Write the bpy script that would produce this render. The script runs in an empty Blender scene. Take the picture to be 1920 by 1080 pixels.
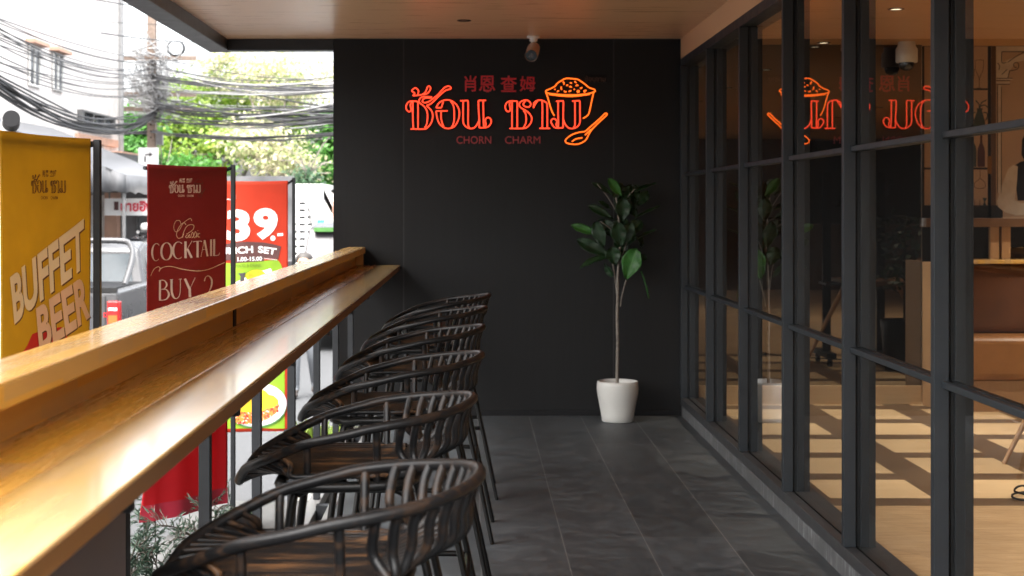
import bpy, bmesh, math, random
from mathutils import Vector, Matrix, noise as mnoise
R = math.radians
random.seed(11)
sc = bpy.context.scene
C = sc.collection

# ---------------------------------------------------------------- camera, sky, sun, exposure
F, VX, VY, EYE = 2800.0, 886.0, 388.0, 1.45
cam = bpy.data.cameras.new("camera"); cam.sensor_width = 36; cam.lens = 36 * F / 1920
cam.shift_x = (960 - VX) / 1920; cam.shift_y = (VY - 540) / 1920
cam.clip_start = 0.05; cam.clip_end = 800
cam.dof.use_dof = True; cam.dof.focus_distance = 5.2; cam.dof.aperture_fstop = 6.3
co = bpy.data.objects.new("camera", cam); C.objects.link(co)
co.location = (0, 0, EYE); co.rotation_euler = (R(90), 0, 0); sc.camera = co

SUN_EL, SUN_AZ = 60.0, -140.0          # azimuth measured from +Y towards +X
w = bpy.data.worlds.new("World"); sc.world = w; w.use_nodes = True
nt = w.node_tree; bg = nt.nodes["Background"]
sky = nt.nodes.new("ShaderNodeTexSky"); sky.sky_type = 'NISHITA'; sky.sun_disc = False
sky.sun_elevation = R(SUN_EL); sky.sun_rotation = R(SUN_AZ); sky.dust_density = 6.0; sky.air_density = 1.0
hs = nt.nodes.new("ShaderNodeHueSaturation"); hs.inputs["Saturation"].default_value = 0.25
nt.links.new(sky.outputs[0], hs.inputs["Color"]); nt.links.new(hs.outputs[0], bg.inputs[0])
bg.inputs[1].default_value = 0.15
sl = bpy.data.lights.new("sun", 'SUN'); sl.energy = 1.5; sl.angle = R(110); sl.color = (1, .95, .87)
so = bpy.data.objects.new("sun", sl); C.objects.link(so)
sd = Vector((math.cos(R(SUN_EL)) * math.sin(R(SUN_AZ)), math.cos(R(SUN_EL)) * math.cos(R(SUN_AZ)), math.sin(R(SUN_EL))))
so.rotation_euler = sd.to_track_quat('Z', 'Y').to_euler(); so.location = sd * 30
sc.view_settings.view_transform = 'Standard'; sc.view_settings.look = 'None'
sc.view_settings.exposure = 2.9; sc.view_settings.gamma = 1; sc.view_settings.use_curve_mapping = False
cy = sc.cycles
cy.max_bounces = 8; cy.diffuse_bounces = 5; cy.glossy_bounces = 5; cy.transparent_max_bounces = 12
cy.caustics_reflective = False; cy.caustics_refractive = False; cy.sample_clamp_indirect = 6
cy.use_denoising = True

# ---------------------------------------------------------------- helpers
def P(px, py, y):                      # the point seen at a photo pixel, y metres away
    return Vector(((px - VX) * y / F, y, EYE - (py - VY) * y / F))

ORG = {}
class MB:
    def __init__(s): s.v = []; s.f = []; s.sm = []
    def add(s, vs, fs, smooth=False):
        n = len(s.v); s.v += [Vector(p) for p in vs]
        for f in fs: s.f.append([n + i for i in f]); s.sm.append(smooth)
        return s
    def box(s, x0, x1, y0, y1, z0, z1):
        return s.add([(x0,y0,z0),(x1,y0,z0),(x1,y1,z0),(x0,y1,z0),(x0,y0,z1),(x1,y0,z1),(x1,y1,z1),(x0,y1,z1)],
              [(3,2,1,0),(4,5,6,7),(0,1,5,4),(1,2,6,5),(2,3,7,6),(3,0,4,7)])
    def tube(s, pts, r, n=8, closed=False, cap=True):
        pts = [Vector(p) for p in pts]; N = len(pts)
        rs = r if isinstance(r, (list, tuple)) else [r] * N
        rings = []; up = None
        for i, p in enumerate(pts):
            a = pts[i-1] if (i > 0 or closed) else p
            b = pts[(i+1) % N] if (i < N-1 or closed) else p
            t = (b - a)
            t = t.normalized() if t.length > 1e-9 else Vector((0,0,1))
            if up is None:
                up = Vector((0,0,1)) if abs(t.z) < .9 else Vector((1,0,0))
            up = (up - t * up.dot(t)); up = up.normalized() if up.length > 1e-6 else t.orthogonal().normalized()
            sd_ = t.cross(up)
            rings.append([p + (up * math.cos(2*math.pi*k/n) + sd_ * math.sin(2*math.pi*k/n)) * rs[i] for k in range(n)])
        vs = [q for ring in rings for q in ring]; fs = []
        for i in range(N if closed else N-1):
            j = (i+1) % N
            sh = 0
            if closed and j == 0:
                sh = min(range(n), key=lambda k: (rings[0][k] - rings[-1][0]).length)
            for k in range(n):
                k2 = (k+1) % n
                fs.append((i*n+k, i*n+k2, j*n+(k2+sh) % n, j*n+(k+sh) % n))
        s.add(vs, fs, True)
        if cap and not closed:
            s.add(rings[0], [tuple(range(n-1,-1,-1))]); s.add(rings[-1], [tuple(range(n))])
        return s
    def lathe(s, prof, c, n=32, smooth=True):
        c = Vector(c); vs = []; fs = []
        for r, z in prof:
            for k in range(n):
                a = 2*math.pi*k/n; vs.append(c + Vector((r*math.cos(a), r*math.sin(a), z)))
        for i in range(len(prof)-1):
            for k in range(n):
                k2 = (k+1) % n; fs.append((i*n+k, i*n+k2, (i+1)*n+k2, (i+1)*n+k))
        return s.add(vs, fs, smooth)
    def prism(s, poly, fn, d):          # polygon of (a,b) mapped by fn -> 3D, extruded by vector d
        n = len(poly); a = [Vector(fn(*q)) for q in poly]; d = Vector(d)
        return s.add(a + [q + d for q in a], [tuple(range(n)), tuple(range(2*n-1, n-1, -1))] +
                     [(i, i+n, (i+1) % n + n, (i+1) % n) for i in range(n)])
    def ellip(s, c, r, n=16, m=10):
        c = Vector(c); vs = []; fs = []
        for i in range(m+1):
            t = math.pi*i/m
            for k in range(n):
                a = 2*math.pi*k/n
                vs.append(c + Vector((r[0]*math.sin(t)*math.cos(a), r[1]*math.sin(t)*math.sin(a), r[2]*math.cos(t))))
        for i in range(m):
            for k in range(n):
                k2 = (k+1) % n; fs.append((i*n+k, (i+1)*n+k, (i+1)*n+k2, i*n+k2))
        return s.add(vs, fs, True)
    def build(s, name, mat, parent=None, bevel=0, seg=2, org=None):
        if parent is not None: org = ORG[parent]
        elif org is None:
            xs = [v.x for v in s.v]; ys = [v.y for v in s.v]; zs = [v.z for v in s.v]
            org = Vector(((min(xs)+max(xs))/2, (min(ys)+max(ys))/2, min(zs)))
        org = Vector(org)
        me = bpy.data.meshes.new(name); me.from_pydata([v - org for v in s.v], [], s.f)
        for p, k in zip(me.polygons, s.sm): p.use_smooth = k
        me.materials.append(mat); me.update()
        o = bpy.data.objects.new(name, me); C.objects.link(o)
        if parent is not None: o.parent = parent
        else: o.location = org
        ORG[o] = org
        if bevel:
            b = o.modifiers.new("bevel", 'BEVEL'); b.width = bevel; b.segments = seg; b.limit_method = 'ANGLE'; b.angle_limit = R(40)
        return o

def tag(o, label=None, cat=None, group=None, kind=None):
    if label: o["label"] = label
    if cat: o["category"] = cat
    if group: o["group"] = group
    if kind: o["kind"] = kind
    return o
def thing(name, loc, label, cat, group=None):
    o = bpy.data.objects.new(name, None); C.objects.link(o); o.location = loc; o.empty_display_size = .1
    ORG[o] = Vector(loc); return tag(o, label, cat, group)
def copy_tree(o, parent=None):
    kids = [c for c in o.children]
    c = o.copy(); C.objects.link(c)
    if parent is not None: c.parent = parent
    for k in kids: copy_tree(k, c)
    return c
def smooth(pts, n=6, closed=False):
    pts = [Vector(p) for p in pts]; N = len(pts); out = []
    for i in range(N if closed else N-1):
        g = lambda k: pts[k % N] if closed else pts[max(0, min(N-1, k))]
        p0, p1, p2, p3 = g(i-1), g(i), g(i+1), g(i+2)
        for j in range(n):
            t = j/n
            out.append(.5*((2*p1) + (p2-p0)*t + (2*p0-5*p1+4*p2-p3)*t*t + (3*p1-p0-3*p2+p3)*t*t*t))
    if not closed: out.append(pts[-1])
    return out
def text2d(s, bold=0.0):
    c = bpy.data.curves.new("lettering", 'FONT'); c.body = s; c.size = 1; c.offset = bold; c.resolution_u = 4
    o = bpy.data.objects.new("lettering", c); C.objects.link(o)
    dg = bpy.context.evaluated_depsgraph_get(); m = bpy.data.meshes.new_from_object(o.evaluated_get(dg))
    v = [(q.co.x, q.co.y) for q in m.vertices]; f = [tuple(p.vertices) for p in m.polygons]
    bpy.data.objects.remove(o); bpy.data.curves.remove(c); bpy.data.meshes.remove(m)
    return v, f
def text_quad(s, TL, TR, BR, BL, bold=0.0):       # text stretched onto a quad; returns verts, faces
    v, f = text2d(s, bold)
    x0 = min(a for a, b in v); x1 = max(a for a, b in v); y0 = min(b for a, b in v); y1 = max(b for a, b in v)
    TL, TR, BR, BL = map(Vector, (TL, TR, BR, BL)); out = []
    for a, b in v:
        u = (a-x0)/(x1-x0); t = (b-y0)/(y1-y0)
        out.append(BL*(1-u)*(1-t) + BR*u*(1-t) + TL*(1-u)*t + TR*u*t)
    return out, f
def ribbon2d(pts, wd, sm=5, closed=False):        # flat stroke of given width(s)
    p = smooth([Vector((a, b, 0)) for a, b in pts], sm, closed) if len(pts) > 2 else [Vector((a, b, 0)) for a, b in pts]
    N = len(p); ws = wd if isinstance(wd, (list, tuple)) else [wd]
    L = []
    for i, q in enumerate(p):
        t = (p[min(N-1, i+1)] - p[max(0, i-1)]); t = t.normalized() if t.length > 1e-9 else Vector((1,0,0))
        k = i/(N-1)*(len(ws)-1); a = int(min(k, len(ws)-1.0001)) if len(ws) > 1 else 0
        wv = ws[0] if len(ws) == 1 else ws[a] + (ws[a+1]-ws[a])*(k-a)
        nrm = Vector((-t.y, t.x, 0)) * wv/2
        L.append((q+nrm, q-nrm))
    v = []; f = []
    for a, b in L: v += [Vector((a.x, a.y)), Vector((b.x, b.y))]
    for i in range(N-1): f.append((2*i, 2*i+1, 2*i+3, 2*i+2))
    return v, f

# ---------------------------------------------------------------- materials
class NT:
    def __init__(s, name):
        s.m = bpy.data.materials.new(name); s.m.use_nodes = True; s.t = s.m.node_tree; s.p = s.t.nodes["Principled BSDF"]
    def n(s, typ, ins=None, **props):
        q = s.t.nodes.new("ShaderNode" + typ)
        for k, v in props.items(): setattr(q, k, v)
        for k, v in (ins or {}).items(): s.set(q.inputs[k], v)
        return q
    def set(s, sock, v):
        if isinstance(v, bpy.types.NodeSocket): s.t.links.new(v, sock)
        elif isinstance(v, (tuple, list)) and len(v) == 3 and sock.type == 'RGBA': sock.default_value = (*v, 1)
        else: sock.default_value = v
    def math(s, op, a, b=0.0, c=0.0):
        q = s.n("Math", {0: a, 1: b, 2: c}, operation=op); return q.outputs[0]
    def co(s, kind="Object"): return s.n("TexCoord").outputs[kind]
    def map(s, v, scale=(1,1,1), loc=(0,0,0), rot=(0,0,0)):
        return s.n("Mapping", {"Vector": v, "Scale": scale, "Location": loc, "Rotation": rot}).outputs[0]
    def noise(s, v, scale=5, detail=4, rough=.55, dist=0):
        return s.n("TexNoise", {"Vector": v, "Scale": scale, "Detail": detail, "Roughness": rough, "Distortion": dist}).outputs[0]
    def ramp(s, f, stops):
        q = s.n("ValToRGB", {0: f}); e = q.color_ramp.elements
        while len(e) < len(stops): e.new(.5)
        for el, (p, c) in zip(e, stops):
            el.position = p; el.color = (*c, 1) if isinstance(c, (tuple, list)) else (c, c, c, 1)
        return q.outputs[0]
    def mix(s, f, a, b):
        q = s.n("Mix", data_type='RGBA'); s.set(q.inputs[0], f); s.set(q.inputs[6], a); s.set(q.inputs[7], b); return q.outputs[2]
    def sep(s, v): return s.n("SeparateXYZ", {0: v}).outputs
    def bump(s, h, strength=.2, dist=.01):
        s.set(s.p.inputs["Normal"], s.n("Bump", {"Height": h, "Strength": strength, "Distance": dist}).outputs[0])
    def out(s, **k):
        for a, v in k.items(): s.set(s.p.inputs[a.replace("_", " ")], v)
        return s.m
def plain(name, col, rough=.5, var=.12, scale=8, bump=0, metal=0, spec=.5, **kw):
    t = NT(name); f = t.noise(t.co(), scale, 5, .6)
    a = tuple(c*(1-var) for c in col); b = tuple(min(1, c*(1+var)) for c in col)
    t.out(Base_Color=t.ramp(f, [(.3, a), (.7, b)]), Roughness=t.ramp(f, [(.2, max(0, rough-.06)), (.8, min(1, rough+.06))]), Metallic=metal)
    t.p.inputs["Specular IOR Level"].default_value = spec
    if bump: t.bump(t.noise(t.co(), scale*6, 4), bump)
    return t.out(**kw)
def wood(name, dark, light, axis=0, grain=60, rough=.4, blocks=None, spec=.5, coat=0):
    t = NT(name); v = t.co(); sc_ = [grain]*3; sc_[axis] = grain*.045
    g = t.noise(t.map(v, tuple(sc_)), 1.0, 6, .65, .6)
    sc2 = [grain*.22]*3; sc2[axis] = grain*.012
    g2 = t.noise(t.map(v, tuple(sc2), (3.1,1.7,.3)), 1.0, 3, .5, 1.2)
    col = t.mix(t.math('MULTIPLY', g2, .22), t.ramp(g, [(.15, dark), (.85, light)]), t.ramp(g2, [(.3, light), (.75, dark)]))
    if blocks:                          # finger-jointed staves: (length, width, width axis)
        L, W, wa = blocks; X = t.sep(v)
        row = t.math('FLOOR', t.math('DIVIDE', X[wa], W))
        sh = t.math('FRACT', t.math('MULTIPLY', row, .381))
        cell = t.math('FLOOR', t.math('ADD', t.math('DIVIDE', X[axis], L), t.math('MULTIPLY', sh, 3.0)))
        h = t.n("TexWhiteNoise", {"Vector": t.n("CombineXYZ", {0: row, 1: cell}).outputs[0]}, noise_dimensions='2D').outputs[0]
        col = t.n("HueSaturation", {"Color": col, "Value": t.math('ADD', t.math('MULTIPLY', h, .22), .89), "Saturation": t.math('ADD', t.math('MULTIPLY', h, .2), .9)}).outputs[0]
    t.out(Base_Color=col, Roughness=t.ramp(g, [(.2, rough-.07), (.8, rough+.07)]))
    t.p.inputs["Specular IOR Level"].default_value = spec
    if coat: t.p.inputs["Coat Weight"].default_value = coat; t.p.inputs["Coat Roughness"].default_value = .12
    t.bump(g, .035, .003); return t.m
def emit(name, col, s):
    t = NT(name); return t.out(Base_Color=tuple(c*.3 for c in col), Emission_Color=col, Emission_Strength=s)
def glass_mat(name, tint, k=1.15, base=.04):
    t = NT(name); t.t.nodes.remove(t.p); geo = t.n("NewGeometry")
    fc = t.n("LayerWeight", {"Blend": .5}).outputs["Facing"]
    fr = t.math('ADD', t.math('MULTIPLY', t.math('POWER', fc, 5.0), 1-base), base)
    fr = t.math('MULTIPLY', fr, t.math('SUBTRACT', 1.0, geo.outputs["Backfacing"]))
    fr = t.math('MINIMUM', t.math('MULTIPLY', fr, k), 1.0)
    mx = t.n("MixShader", {0: fr, 1: t.n("BsdfTransparent", {0: (*tint, 1)}).outputs[0], 2: t.n("BsdfGlossy", {"Color": (1,1,1,1), "Roughness": .0}).outputs[0]})
    t.t.links.new(mx.outputs[0], t.t.nodes["Material Output"].inputs[0]); return t.m

def floor_tiles():
    t = NT("slate_tile"); v = t.co(); X = t.sep(v)
    u = t.math('DIVIDE', t.math('SUBTRACT', X[0], .392), .357); col = t.math('FLOOR', u); fu = t.math('FRACT', u)
    off = t.math('FRACT', t.math('ADD', t.math('MULTIPLY', col, .41), .42))
    vv = t.math('ADD', t.math('DIVIDE', X[1], .645), off); fv = t.math('FRACT', vv); row = t.math('FLOOR', vv)
    ed = lambda f, wd: t.math('LESS_THAN', t.math('MINIMUM', f, t.math('SUBTRACT', 1.0, f)), wd)
    gu = ed(fu, .0065); gv = t.math('MULTIPLY', ed(fv, .0024), .45)
    cell = t.n("CombineXYZ", {0: col, 1: row}).outputs[0]
    wn = t.n("TexWhiteNoise", {"Vector": cell}, noise_dimensions='3D')
    shift = t.n("VectorMath", {0: v, 1: t.n("VectorMath", {0: wn.outputs[1], 1: (7,7,7)}, operation='MULTIPLY').outputs[0]}, operation='ADD').outputs[0]
    cl = t.noise(t.map(shift, (3.4, 4.6, 1)), 2.3, 10, .68, .9)
    fine = t.noise(t.map(shift, (14, 26, 1)), 3, 6, .75, .3)
    dust = t.noise(v, 1.3, 4, .6)
    base = t.ramp(t.math('ADD', t.math('MULTIPLY', cl, .85), t.math('MULTIPLY', fine, .15)), [(.34, (.028,.032,.036)), (.50, (.055,.062,.068)), (.66, (.090,.101,.110))])
    base = t.mix(t.ramp(dust, [(.45, 0.0), (.75, .3)]), base, (.075,.073,.07))
    hv = t.n("HueSaturation", {"Color": base, "Value": t.math('ADD', t.math('MULTIPLY', wn.outputs[0], .35), .85)}).outputs[0]
    m = t.math('MAXIMUM', gu, gv)
    spk = t.math('GREATER_THAN', t.noise(v, 90, 2, .5), .80)
    c = t.mix(t.math('MULTIPLY', m, .7), hv, (.19,.192,.19)); c = t.mix(t.math('MULTIPLY', spk, .5), c, (.3,.3,.28))
    t.out(Base_Color=c, Roughness=t.ramp(cl, [(.3, .42), (.7, .6)]), Specular_IOR_Level=.35); t.bump(t.math('SUBTRACT', fine, t.math('MULTIPLY', m, .6)), .1, .003)
    return t.m
def parquet():
    t = NT("parquet"); v = t.co(); X = t.sep(v)
    u = t.math('DIVIDE', t.math('SUBTRACT', X[0], 1.685), .675); fu = t.math('FRACT', u)
    vv = t.math('DIVIDE', t.math('SUBTRACT', X[1], 6.855), .655); fv = t.math('FRACT', vv)
    strip = t.math('MAXIMUM', t.math('GREATER_THAN', fu, .72), t.math('LESS_THAN', fv, .275))
    g = t.noise(t.map(v, (3, 45, 1)), 1, 6, .6, .8); g2 = t.noise(t.map(v, (40, 3, 1)), 1, 6, .6, .8)
    cell = t.n("CombineXYZ", {0: t.math('FLOOR', u), 1: t.math('FLOOR', vv)}).outputs[0]
    h = t.n("TexWhiteNoise", {"Vector": cell}, noise_dimensions='2D').outputs[0]
    light = t.n("HueSaturation", {"Color": t.ramp(g, [(.3, (.50,.36,.20)), (.7, (.62,.46,.28))]), "Value": t.math('ADD', t.math('MULTIPLY', h, .2), .9)}).outputs[0]
    dark = t.ramp(g, [(.3, (.085,.052,.030)), (.7, (.14,.09,.052))])
    pat = t.mix(strip, light, dark)
    # plain oak planks nearer than the patterned field
    px_ = t.math('ADD', t.math('MULTIPLY', X[0], .8), t.math('MULTIPLY', X[1], .6)); pl = t.math('DIVIDE', px_, .19)
    ph = t.n("TexWhiteNoise", {"W": t.math('FLOOR', pl)}, noise_dimensions='1D').outputs[0]
    pg = t.noise(t.map(v, (5, 40, 1), rot=(0,0,R(37))), 1, 6, .6, .9)
    pc = t.n("HueSaturation", {"Color": t.ramp(pg, [(.32, (.34,.22,.115)), (.68, (.56,.40,.235))]), "Value": t.math('ADD', t.math('MULTIPLY', ph, .3), .85)}).outputs[0]
    seam = t.math('LESS_THAN', t.math('FRACT', pl), .012)
    pc = t.mix(t.math('MULTIPLY', seam, .6), pc, (.06,.035,.02))
    t.out(Base_Color=t.mix(t.math('GREATER_THAN', X[1], 6.855), pc, pat), Roughness=t.ramp(g, [(.2, .3), (.8, .42)]))
    return t.m
def black_rattan(name, brown=.5):
    t = NT(name); v = t.co()
    f = t.noise(t.map(v, (4, 75, 30)), 1, 3, .6, .2); f2 = t.noise(v, 9, 3)
    k = t.math('MULTIPLY', t.ramp(f, [(.5, 0.0), (.66, 1.0)]), t.math('MULTIPLY', t.ramp(f2, [(.4, .2), (.65, 1.0)]), brown))
    t.out(Base_Color=t.mix(k, (.007,.007,.0075), (.17,.08,.03)), Roughness=t.ramp(f, [(.3, .3), (.7, .44)]))
    t.p.inputs['Specular IOR Level'].default_value = .2; t.bump(f, .15, .003); return t.m
def leaf_mat(name, stops, trans=.35, rough=.5):
    t = NT(name); rp = t.n("NewGeometry").outputs["Random Per Island"]
    big = t.noise(t.co(), 1.1, 3, .6)
    f = t.math('ADD', t.math('MULTIPLY', rp, .5), t.math('MULTIPLY', big, .5))
    c = t.ramp(f, stops)
    t.out(Base_Color=c, Roughness=rough)
    tr = t.n("BsdfTranslucent", {0: c}); mx = t.n("MixShader", {0: trans, 1: t.p.outputs[0], 2: tr.outputs[0]})
    t.t.links.new(mx.outputs[0], t.t.nodes["Material Output"].inputs[0]); return t.m
def fabric(name, col, rough=.55, spec=.3, trans=.5):
    t = NT(name); v = t.co(); f = t.noise(v, 4, 4, .6); wv = t.noise(t.map(v, (30, 30, 260)), 1, 3, .6)
    a = tuple(c*.9 for c in col); b = tuple(min(1, c*1.08) for c in col)
    c = t.ramp(f, [(.3, a), (.7, b)])
    t.out(Base_Color=c, Roughness=rough); t.p.inputs["Specular IOR Level"].default_value = spec; t.bump(wv, .12, .002)
    tr = t.n("BsdfTranslucent", {0: c}); mx = t.n("MixShader", {0: trans, 1: t.p.outputs[0], 2: tr.outputs[0]})
    t.t.links.new(mx.outputs[0], t.t.nodes["Material Output"].inputs[0]); return t.m
def streaked(name, col, streak, rough=.55):
    t = NT(name); v = t.co(); f = t.noise(t.map(v, (30, 30, 2.5)), 1, 5, .7); g = t.noise(v, 7, 6, .65)
    k = t.math('MULTIPLY', t.ramp(f, [(.5, 0.0), (.75, 1.0)]), t.ramp(g, [(.4, 0.1), (.65, 1.0)]))
    return t.out(Base_Color=t.mix(k, t.ramp(g, [(.3, tuple(c*.7 for c in col)), (.7, col)]), streak), Roughness=rough)
def wall_paint():
    t = NT("black_wall_paint"); v = t.co(); f = t.noise(t.map(v, (40, 40, 2)), 1, 4, .6); g = t.noise(v, 2.2, 5, .6)
    sc_ = t.math('GREATER_THAN', t.noise(t.map(v, (3, 3, 9)), 8, 2, .4), .79)
    c = t.mix(t.math('MULTIPLY', g, .6), t.ramp(f, [(.3, (.0062,.0064,.0068)), (.7, (.0086,.0089,.0094))]), (.011,.0113,.012))
    return t.out(Base_Color=t.mix(t.math('MULTIPLY', sc_, .3), c, (.06,.06,.06)), Roughness=t.ramp(g, [(.3, .46), (.7, .58)]), Specular_IOR_Level=.16)

M = dict(
 tile=floor_tiles(), parquet=parquet(), wall=wall_paint(),
 wallseam=plain("wall_seam", (.035,.035,.037), .5, spec=.2), 
 frame=plain("charcoal_frame", (.020,.024,.0285), .45, .08, 12, spec=.2), gasket=plain("black_gasket", (.002,.002,.002), .5, spec=.1),
 steel=plain("dark_steel", (.016,.0175,.02), .45, .15, 20, spec=.25), steelg=plain("grey_steel", (.17,.17,.17), .4, .2, 12),
 beam=plain("dark_beam_paint", (.014,.0145,.0155), .4, .25, 9, spec=.25), beamb=plain("brown_beam_paint", (.022,.017,.014), .42, .3, 14),
 curb=streaked("curb_stone", (.085,.088,.092), (.36,.37,.385)), sill=plain("dark_sill", (.03,.031,.034), .4, .15, 10),
 ceil=wood("ceiling_veneer", (.66,.40,.225), (.78,.54,.34), 0, 34, .30, spec=.6),
 fascia=wood("fascia_veneer", (.58,.33,.18), (.68,.43,.25), 2, 40, .4),
 iceil=wood("room_ceiling_veneer", (.46,.23,.09), (.58,.32,.14), 0, 34, .4),
 honey=wood("honey_board", (.52,.30,.095), (.66,.42,.16), 1, 48, .27, (.36, .045, 0), spec=.5, coat=.5),
 pale=wood('pale_board', (.47,.30,.11), (.56,.38,.16), 1, 48, .22, (.36,.045,0), coat=.8), honeyf=wood("honey_edge", (.56,.33,.085), (.68,.43,.13), 1, 48, .42, (.30, .03, 2)),
 shadeb=wood("rail_shade_board", (.46,.245,.06), (.54,.305,.08), 1, 48, .27, (.4, .045, 0), coat=.3),  # same pine as the front board, the rail's shade put into its colour
 oak=wood("room_oak", (.34,.19,.09), (.48,.29,.15), 2, 50, .4), oakh=wood("skirting_oak", (.42,.28,.15), (.56,.39,.23), 0, 40, .4),
 walnut=wood("walnut", (.10,.05,.025), (.19,.095,.045), 0, 50, .4), brownwall=plain("brown_room_wall", (.12,.075,.05), .6, .1, 3),
 rattan=black_rattan("black_rattan", .18), rattanseat=black_rattan("worn_rattan_seat", .72), tubeb=plain("black_tube", (.006,.006,.006), .36, .2, 30, spec=.2),
 pot=plain("white_pot", (.50,.50,.48), .45, .05, 5), soil=plain("soil", (.03,.02,.014), .9, .4, 40, .5), bark=plain("grey_bark", (.16,.14,.12), .75, .4, 60, .4),
 cam=plain("tan_housing", (.50,.36,.28), .35, .06), white=plain("white_plastic", (.72,.72,.70), .35, .05), lens=plain("lens_black", (.004,.004,.006), .08, .1, spec=.8),
 lensg=plain("lens_grey", (.12,.12,.13), .2), dark=plain("matt_black", (.004,.004,.005), .5, spec=.2), navy=plain("navy_black", (.006,.007,.013), .3, .1, 3),
 neon=emit("red_neon", (1, .06, .022), .30), neono=emit("orange_neon", (1, .135, .012), .30), redplate=plain("red_acrylic", (.55,.004,.012), .3, .05), dimplate=plain("dull_red_letters", (.33,.03,.035), .35, .05),
 backing=plain("black_acrylic", (.003,.003,.0035), .45, spec=.1), dull=plain("dull_brown_letters", (.09,.045,.03), .5),
 yellow=fabric("yellow_fabric", (.47,.305,.035)), maroon=fabric("maroon_fabric", (.27,.038,.038)), orange=fabric("orange_red_fabric", (.66,.075,.035)), 
 cream=plain("cream_print", (.80,.68,.46), .6, .06), peach=plain("peach_print", (.74,.50,.34), .6, .06), brownp=plain("brown_print", (.10,.03,.012), .6), redp=plain("red_print", (.5,.005,.01), .6),
 pinkw=plain("pale_pink_print", (.68,.52,.46), .6, .05), whitep=plain("white_print", (.82,.82,.82), .6, .03), greenp=plain("green_print", (.20,.36,.012), .6, .15, 6), browng=plain("cocoa_print", (.085,.032,.03), .6),
 yelp=plain("yellow_print", (.66,.42,.015), .6, .25, 30), greyp=plain("grey_print", (.5,.5,.55), .6, .1), olive=plain("olive_print", (.12,.20,.02), .6), charp=plain("charcoal_print", (.05,.045,.05), .6), dkgreen=plain("dark_green_print", (.05,.16,.03), .6),
 orangep=plain("orange_print", (.72,.09,.02), .6), oranged=plain("food_orange_print", (.6,.2,.03), .6), redd=plain("food_red_print", (.35,.02,.01), .6), whited=plain("food_white_print", (.75,.68,.6), .6),
 silver=plain("silver_car_paint", (.09,.09,.093), .28, .05, 3, metal=.3), blackcar=plain("black_car_paint", (.012,.012,.014), .2), vanp=plain("grey_van_paint", (.035,.032,.036), .3), glassd=plain("car_window", (.03,.035,.04), .06, .1, 2, spec=.8), glassl=plain("pale_car_window", (.07,.085,.095), .15, .2, 2, spec=.35),
 rubber=plain("rubber", (.012,.012,.012), .8), tail=plain("tail_light_red", (.55,.02,.02), .2), tailo=emit("tail_light_lamp", (1, .14, .02), .25), chrome=plain("chrome", (.6,.6,.6), .2, .05, metal=1),
 plaster=streaked("white_plaster", (.88,.83,.79), (.82,.72,.66), .8), whitewall=streaked("white_house_paint", (.82,.81,.78), (.72,.71,.68), .8), peachwall=plain("peach_plaster", (.60,.36,.26), .8, .15, 3),
 windowd=plain("dark_pane", (.10,.11,.12), .12, .5, 4), greyframe=plain("grey_window_frame", (.12,.12,.12), .5), awn=plain("grey_canvas", (.14,.143,.15), .6, .12, 3, .1), concrete=plain("concrete", (.095,.096,.096), .85, .2, 5, .2),
 asphalt=None, redsign=plain("red_sign_letters", (.6,.01,.04), .5), signw=plain("white_sign", (.80,.80,.80), .5, .03), pole=plain("weathered_pole", (.20,.15,.12), .8, .3, 20, .3),
 cable=plain("black_cable", (.03,.03,.033), .6, .3, 30), cableg=plain("grey_cable", (.30,.30,.30), .6, .2, 30), duct=plain("galvanised_duct", (.5,.5,.5), .35, .2, 20, metal=.7),
 skin=plain("skin", (.38,.22,.15), .6), hair=plain("dark_hair", (.03,.025,.022), .6), trouser=plain("grey_trousers", (.12,.13,.145), .8, .2, 30), shirt=plain("grey_shirt", (.2,.2,.21), .8), shoe=plain("brown_shoe", (.06,.045,.04), .5),
 leather=plain("tan_leather", (.24,.10,.028), .42, .15, 6, .08), leatherd=plain("brown_leather", (.09,.032,.014), .36, .15, 6, .08), oakrib=wood("ribbed_oak", (.22,.115,.05), (.33,.18,.085), 2, 90, .45),
 mural=plain("mural_ground", (.46,.31,.20), .7, .06, 3), inkl=plain("mural_line", (.10,.055,.035), .7), inkb=plain("mural_black", (.008,.008,.009), .6), muralw=plain("mural_pale", (.58,.48,.37), .7, .15, 8), muralbr=plain("mural_brown", (.10,.05,.022), .7), teal=plain("mural_teal", (.04,.06,.055), .7, .5, 12), wine=plain("mural_wine", (.07,.025,.025), .7, .4, 12), amber=plain("mural_amber", (.22,.10,.02), .7),
 grass=leaf_mat("grass_leaf", [(.2, (.12,.22,.02)), (.8, (.35,.45,.08))], .3), herb=leaf_mat("needle_leaf", [(.2, (.015,.04,.025)), (.8, (.05,.085,.055))], .25), twig=plain("twig", (.035,.028,.02), .8),
 tealp=plain("teal_panel", (.05,.30,.36), .5),
)
t = NT("street_concrete"); v = t.co(); g = t.noise(v, 60, 6, .75); b_ = t.noise(v, .7, 5, .6)
M['asphalt'] = t.out(Base_Color=t.mix(t.math('MULTIPLY', b_, .35), t.ramp(g, [(.3, (.030,.0315,.0335)), (.7, (.080,.083,.087))]), (.05,.0515,.0535)), Roughness=.85); t.bump(g, .3, .01)

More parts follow.
